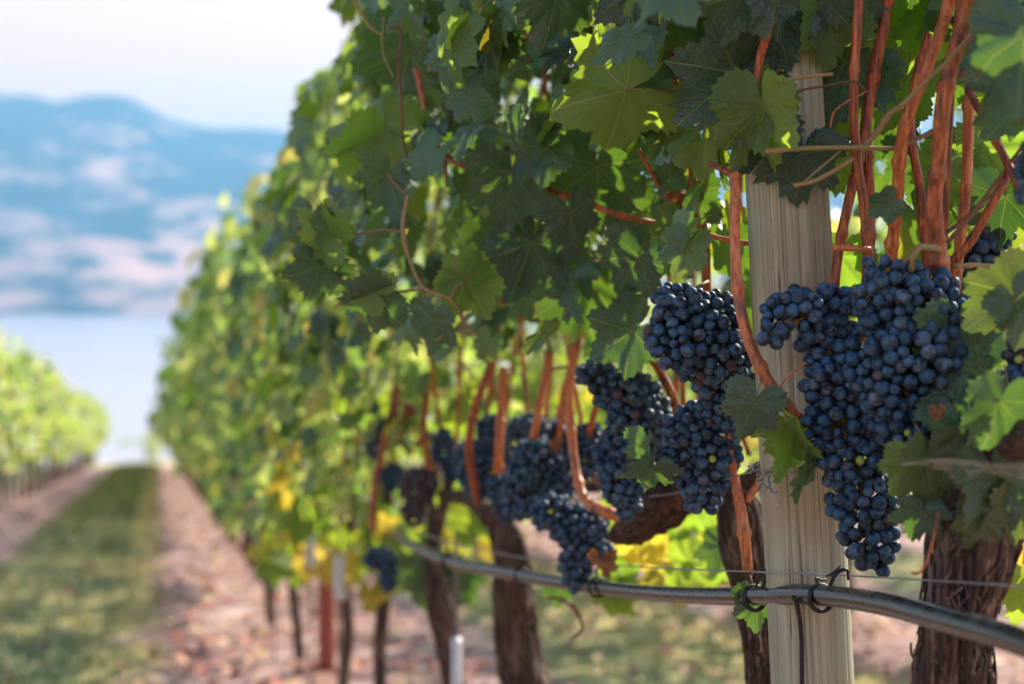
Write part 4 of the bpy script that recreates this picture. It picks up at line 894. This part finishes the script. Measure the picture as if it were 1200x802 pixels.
# ---------------------------------------------------------------- hose, wires, clips
hp = px_line([(1330, 830, .86, 24 / .86 * 1.5), (1260, 782, .95, 38), (1200, 754, 1.04, 35), (1150, 738, 1.12, 33), (1090, 722, 1.22, 30), (1040, 709, 1.31, 28), (985, 700, 1.42, 26), (940, 697, 1.49, 24.5), (900, 698, 1.56, 23.5), (850, 699, 1.68, 21.5), (790, 697, 1.85, 19.5), (730, 692, 2.05, 17.5), (690, 687, 2.17, 16.3), (640, 680, 2.34, 15), (590, 671, 2.52, 14.3), (545, 663, 2.72, 13.6), (510, 652, 2.95, 12.8), (480, 637, 3.2, 12), (462, 625, 3.45, 11), (440, 620, 4.1, 9), (420, 622, 5.0, 7.5)])
hp = [(q[0], q[1], q[2], q[3] * 1.22) for q in hp]
root = empty('irrigation_hose', P(940, 697, 1.49), 'thick black plastic drip irrigation hose sagging across the front of the post', 'hose')
tube_obj('pipe', hp, M['hose'], root, 24, .012)
def ring(center, axis, rad, thick, mat, parent, name, wide=1.0, tail=None):
    ax = axis.normalized(); u = ax.orthogonal().normalized(); w = ax.cross(u); pts = []
    for k in range(25): a = 2 * math.pi * k / 24; q = center + (u * math.cos(a) + w * math.sin(a)) * rad; pts.append((q.x, q.y, q.z, thick))
    a_ = Acc(); T_ = tube_arrays(np.array(pts), 8, None, False); a_.add(*T_)
    if tail:
        for tl in tail: a_.tube(spline(tl, .002), 8)
    return link(name, a_.mesh(name, M[mat]), parent)
def hose_ring(px, py, d, px2, py2, d2, rpx, tails, label):
    c0, c1 = P(px, py, d), P(px2, py2, d2); rt = empty('hose_clip', c0, label, 'clip', 'black clips holding the hose to the wire')
    ring(c0, (c1 - c0), rpx * d / FP, .0023, 'plastic', rt, 'loop', tail=[px_line(t) for t in tails])
    ring(c0 + (c1 - c0).normalized() * .0028, (c1 - c0), rpx * d / FP, .0016, 'plastic', rt, 'loop')
    return rt
hose_ring(884, 701, 1.60, 920, 698, 1.55, 14.5, [[(886, 688, 1.58, 3.5), (890, 672, 1.56, 4), (898, 668, 1.55, 5), (906, 672, 1.55, 5), (908, 680, 1.55, 3)], [(893, 690, 1.55, 5), (898, 676, 1.55, 6), (903, 668, 1.54, 4)]], 'black clip loop round the hose at the left edge of the post')
hose_ring(962, 701, 1.46, 1000, 703, 1.40, 15.5, [[(960, 686, 1.44, 4), (956, 678, 1.44, 4), (966, 680, 1.45, 4), (976, 672, 1.46, 4)], [(972, 688, 1.44, 5), (980, 672, 1.44, 7), (992, 668, 1.44, 5), (994, 680, 1.44, 3.5)], [(968, 676, 1.45, 3), (978, 670, 1.45, 3), (985, 663, 1.45, 2)]], 'black clip loop round the hose at the right side of the post')
hose_ring(700, 688.5, 2.135, 730, 692, 2.05, 11, [[(700, 679, 2.18, 4), (699, 668, 2.18, 4), (704, 664, 2.18, 3)]], 'black clip loop round the hose left of the glowing leaves')
hose_ring(611, 675, 2.45, 640, 680, 2.34, 9, [[(611, 667, 2.45, 5), (612, 655, 2.45, 5)]], 'black clip loop round the hose in front of the thick dark trunk')
hose_ring(526, 658, 2.84, 545, 663, 2.72, 8, [[(526, 650, 2.84, 5), (524, 640, 2.84, 4)]], 'black clip loop at the bend near the left end of the hose')
o = tube_obj('drip_tube', px_line([(930, 700, 1.475, 7), (935, 712, 1.482, 7.5), (939, 745, 1.487, 7), (940, 800, 1.49, 7), (942, 900, 1.50, 7), (944, 1010, 1.5, 7)]), M['plastic'], None, 12, .006)
tag(o, 'thin black drip tube running down the face of the wooden post', 'tube')
wp = px_line([(1300, 700, .95, 3.4), (1200, 688, 1.10, 3.0), (1100, 681, 1.26, 2.8), (1000, 675, 1.44, 2.6), (970, 673.5, 1.478, 2.6), (940, 672, 1.492, 2.6), (900, 671, 1.52, 2.5), (880, 670, 1.58, 2.5), (820, 668, 1.78, 2.3), (740, 664, 2.05, 2.2), (650, 658, 2.32, 2.2), (590, 650, 2.54, 2.2), (530, 638, 2.85, 2.2), (485, 622, 3.3, 2.2), (430, 610, 4.8, 2)])
o = tube_obj('trellis_wire', wp, M['wire'], None, 8, .02); tag(o, 'lower steel trellis wire running just above the black hose', 'wire')
o = tube_obj('trellis_wire', px_line([(893, 549, 1.55, 2.8), (870, 556, 1.62, 2.6), (850, 562, 1.7, 2.5), (780, 580, 1.95, 2.3), (700, 585, 2.3, 2)]), M['wire'], None, 8, .02); tag(o, 'upper steel wire tied to the left edge of the post', 'wire')
o = tube_obj('trellis_wire', [(.70, .5, .55, .0012), (.72, 4, .22, .0012), (.72, 9, -.24, .0012)], M['wire'], None, 6, .3); tag(o, 'high trellis wire hidden inside the canopy', 'wire')
a = Acc(); r_ = random.Random(4)
for k in range(9):
    x0, y0 = r_.uniform(885, 905), r_.uniform(546, 560); l = [(x0, y0, 1.495 + r_.uniform(0, .01), 2.6)]
    for j in range(6): l.append((l[-1][0] + r_.uniform(-7, 7), l[-1][1] + r_.uniform(-5, 9), 1.495 + r_.uniform(-.006, .01), 2.4))
    a.tube(spline(px_line(l), .002), 6)
for k in range(4):
    rr = .044; c0 = P(925, 548 + k * 3.0, 1.55); q = [c0 + Vector((math.cos(t_ / 24 * 2 * math.pi) * rr, math.sin(t_ / 24 * 2 * math.pi) * rr, 0)) for t_ in range(25)]
    if k < 1: a.tube(np.array([(v.x, v.y, v.z, .0009) for v in q]), 5)
tag(link('wire_tie', a.mesh('wire_tie', M['wire'])), 'twisted knot of frayed wire tied on the left edge of the wooden post', 'wire tie')

# spider web between leaves at the right
def web():
    a = Acc(); top = [(1056, 543, 1.24), (1080, 541, 1.23), (1105, 537, 1.22), (1140, 540, 1.22), (1175, 545, 1.2), (1215, 542, 1.18)]; bot = [(1056, 546, 1.24), (1080, 546, 1.235), (1110, 553, 1.23), (1122, 572, 1.23), (1150, 552, 1.22), (1215, 566, 1.2)]
    for t0, t1, b0, b1 in zip(top[:-1], top[1:], bot[:-1], bot[1:]):
        n = 6
        for k in range(n):
            f0, f1 = k / n, (k + 1) / n; V = []
            for A_, B_ in ((t0, t1), (b0, b1)):
                for f in (f0, f1): V.append(P(*[A_[j] + (B_[j] - A_[j]) * f for j in range(3)]))
            a.add(np.array([V[0], V[1], V[3], V[2]]), np.array([[0, 1, 2, 3]]))
    r_ = random.Random(2)
    for _ in range(40):
        i = r_.randrange(5); f = r_.random(); A_ = [top[i][j] + (top[i + 1][j] - top[i][j]) * f for j in range(3)]; B_ = [bot[i][j] + (bot[i + 1][j] - bot[i][j]) * min(1, f + r_.uniform(-.3, .3)) for j in range(3)]
        p0, p1_ = P(*A_), P(*B_); a.tube(np.array([(*p0, .00012), (*((p0 + p1_) / 2), .00012), (*p1_, .00012)]), 3)
    for dy in (0, 1.5, -1): 
        a.tube(spline(px_line([(q[0], q[1] + dy, q[2] - .001, .35) for q in top]), .01), 4)
    return a.mesh('cobweb', M['web'])
tag(link('cobweb', web()), 'dusty cobweb stretched between the leaves at the right edge', 'cobweb')

# white sleeves on thin training stakes, beside the trunks
def stake(px, ptop, pbot, d, wpx, label):
    t, b = P(px, ptop, d), P(px, pbot, d); z0 = gz(b.x, b.y); root = empty('training_stake', (b.x, b.y, z0), label, 'stake', 'training stakes with white sleeves')
    r = wpx * d / FP / 2; tube_obj('rod', [(b.x, b.y, z0 - .05, .004), (b.x, b.y, t.z + .25, .004)], M['rod'], root, 8, .1)
    a = Acc(); zz = max(b.z, z0 + .002); pts = [(b.x, b.y, zz, r), (b.x, b.y, zz + .004, r * 1.03), (b.x, b.y, t.z - .004, r), (t.x, t.y, t.z, r * 1.04)]; a.tube(np.array(pts), 14); link('sleeve', a.mesh('sleeve', M['white']), root)
stake(535, 750, 860, 3.3, 12, 'white sleeve on a thin stake, rightmost, right against the slim dark trunk')
stake(398, 654, 703, 4.2, 13, 'white sleeve on a thin stake directly above the rust red post')
stake(364, 628, 664, 5.0, 12, 'white sleeve on a thin stake right of the far dark bunch')
stake(321, 612, 646, 6.2, 12, 'white sleeve on a thin stake, leftmost, left of the far dark bunch')

# bushes below the crest, at the end of the path
def tree(x, y, h, seed, label):
    random.seed(seed); z = gz(x, y) - 1.5; root = empty('small_tree', (x, y, z), label, 'tree', 'small trees beyond the end of the path')
    tube_obj('trunk', [(0 + x, y, z - .3, h * .025), (x + .1, y, z + h * .4, h * .02), (x, y, z + h * .85, h * .006)], M['bark'], root, 8, .5)
    for k in range(5):
        an = random.uniform(0, 6.28); tube_obj('branch', [(x, y, z + h * (.3 + k * .09), h * .010), (x + math.cos(an) * h * .15, y + math.sin(an) * h * .15, z + h * (.45 + k * .09), h * .007), (x + math.cos(an) * h * .24, y + math.sin(an) * h * .24, z + h * (.6 + k * .08), h * .003)], M['bark'], root, 6, .5)
    it = []
    for k in range(16):
        c_ = Vector((random.gauss(0, .17), random.gauss(0, .17), .35 + .6 * random.random())) * h
        for _ in range(50): it.append((Vector((x, y, z)) + c_ + Vector((random.gauss(0, .06), random.gauss(0, .06), random.gauss(0, .06))) * h, Vector((random.gauss(0, 1), random.gauss(0, 1), .6)), Vector((random.gauss(0, 1), random.gauss(0, 1), -.5)), h * .022))
    link('crown', join_leaves(it, LOW1, 'crown', M['leaf_far']), root)['kind'] = 'stuff'
tree(1.9, 130, 7.0, 1, 'small tree beyond the crest, nearest the end of the near row'); tree(-1.0, 150, 6.5, 2, 'small tree beyond the crest at the end of the grass path')

# ---------------------------------------------------------------- the air over the lake
hz = bpy.data.materials.new('haze_air'); hz.use_nodes = True; t = hz.node_tree; t.nodes.remove(t.nodes['Principled BSDF'])
pv = t.nodes.new('ShaderNodeVolumePrincipled'); pv.inputs['Color'].default_value = (.24, .53, .80, 1); pv.inputs['Density'].default_value = 1.5e-4; pv.inputs['Anisotropy'].default_value = 0.2
t.links.new(pv.outputs[0], t.nodes['Material Output'].inputs['Volume'])
x0, x1, y0, y1, z0, z1 = -16500, 16500, -400, 12500, -96, 1350
V = np.array([(x, y, z) for x in (x0, x1) for y in (y0, y1) for z in (z0, z1)], float)
F = np.array([(0, 1, 3, 2), (4, 6, 7, 5), (0, 4, 5, 1), (2, 3, 7, 6), (0, 2, 6, 4), (1, 5, 7, 3)])
tag(link('haze', mesh_np('haze', V, F, hz, smooth=False)), 'pale blue haze over the lake and the far mountains', 'haze', kind='stuff')
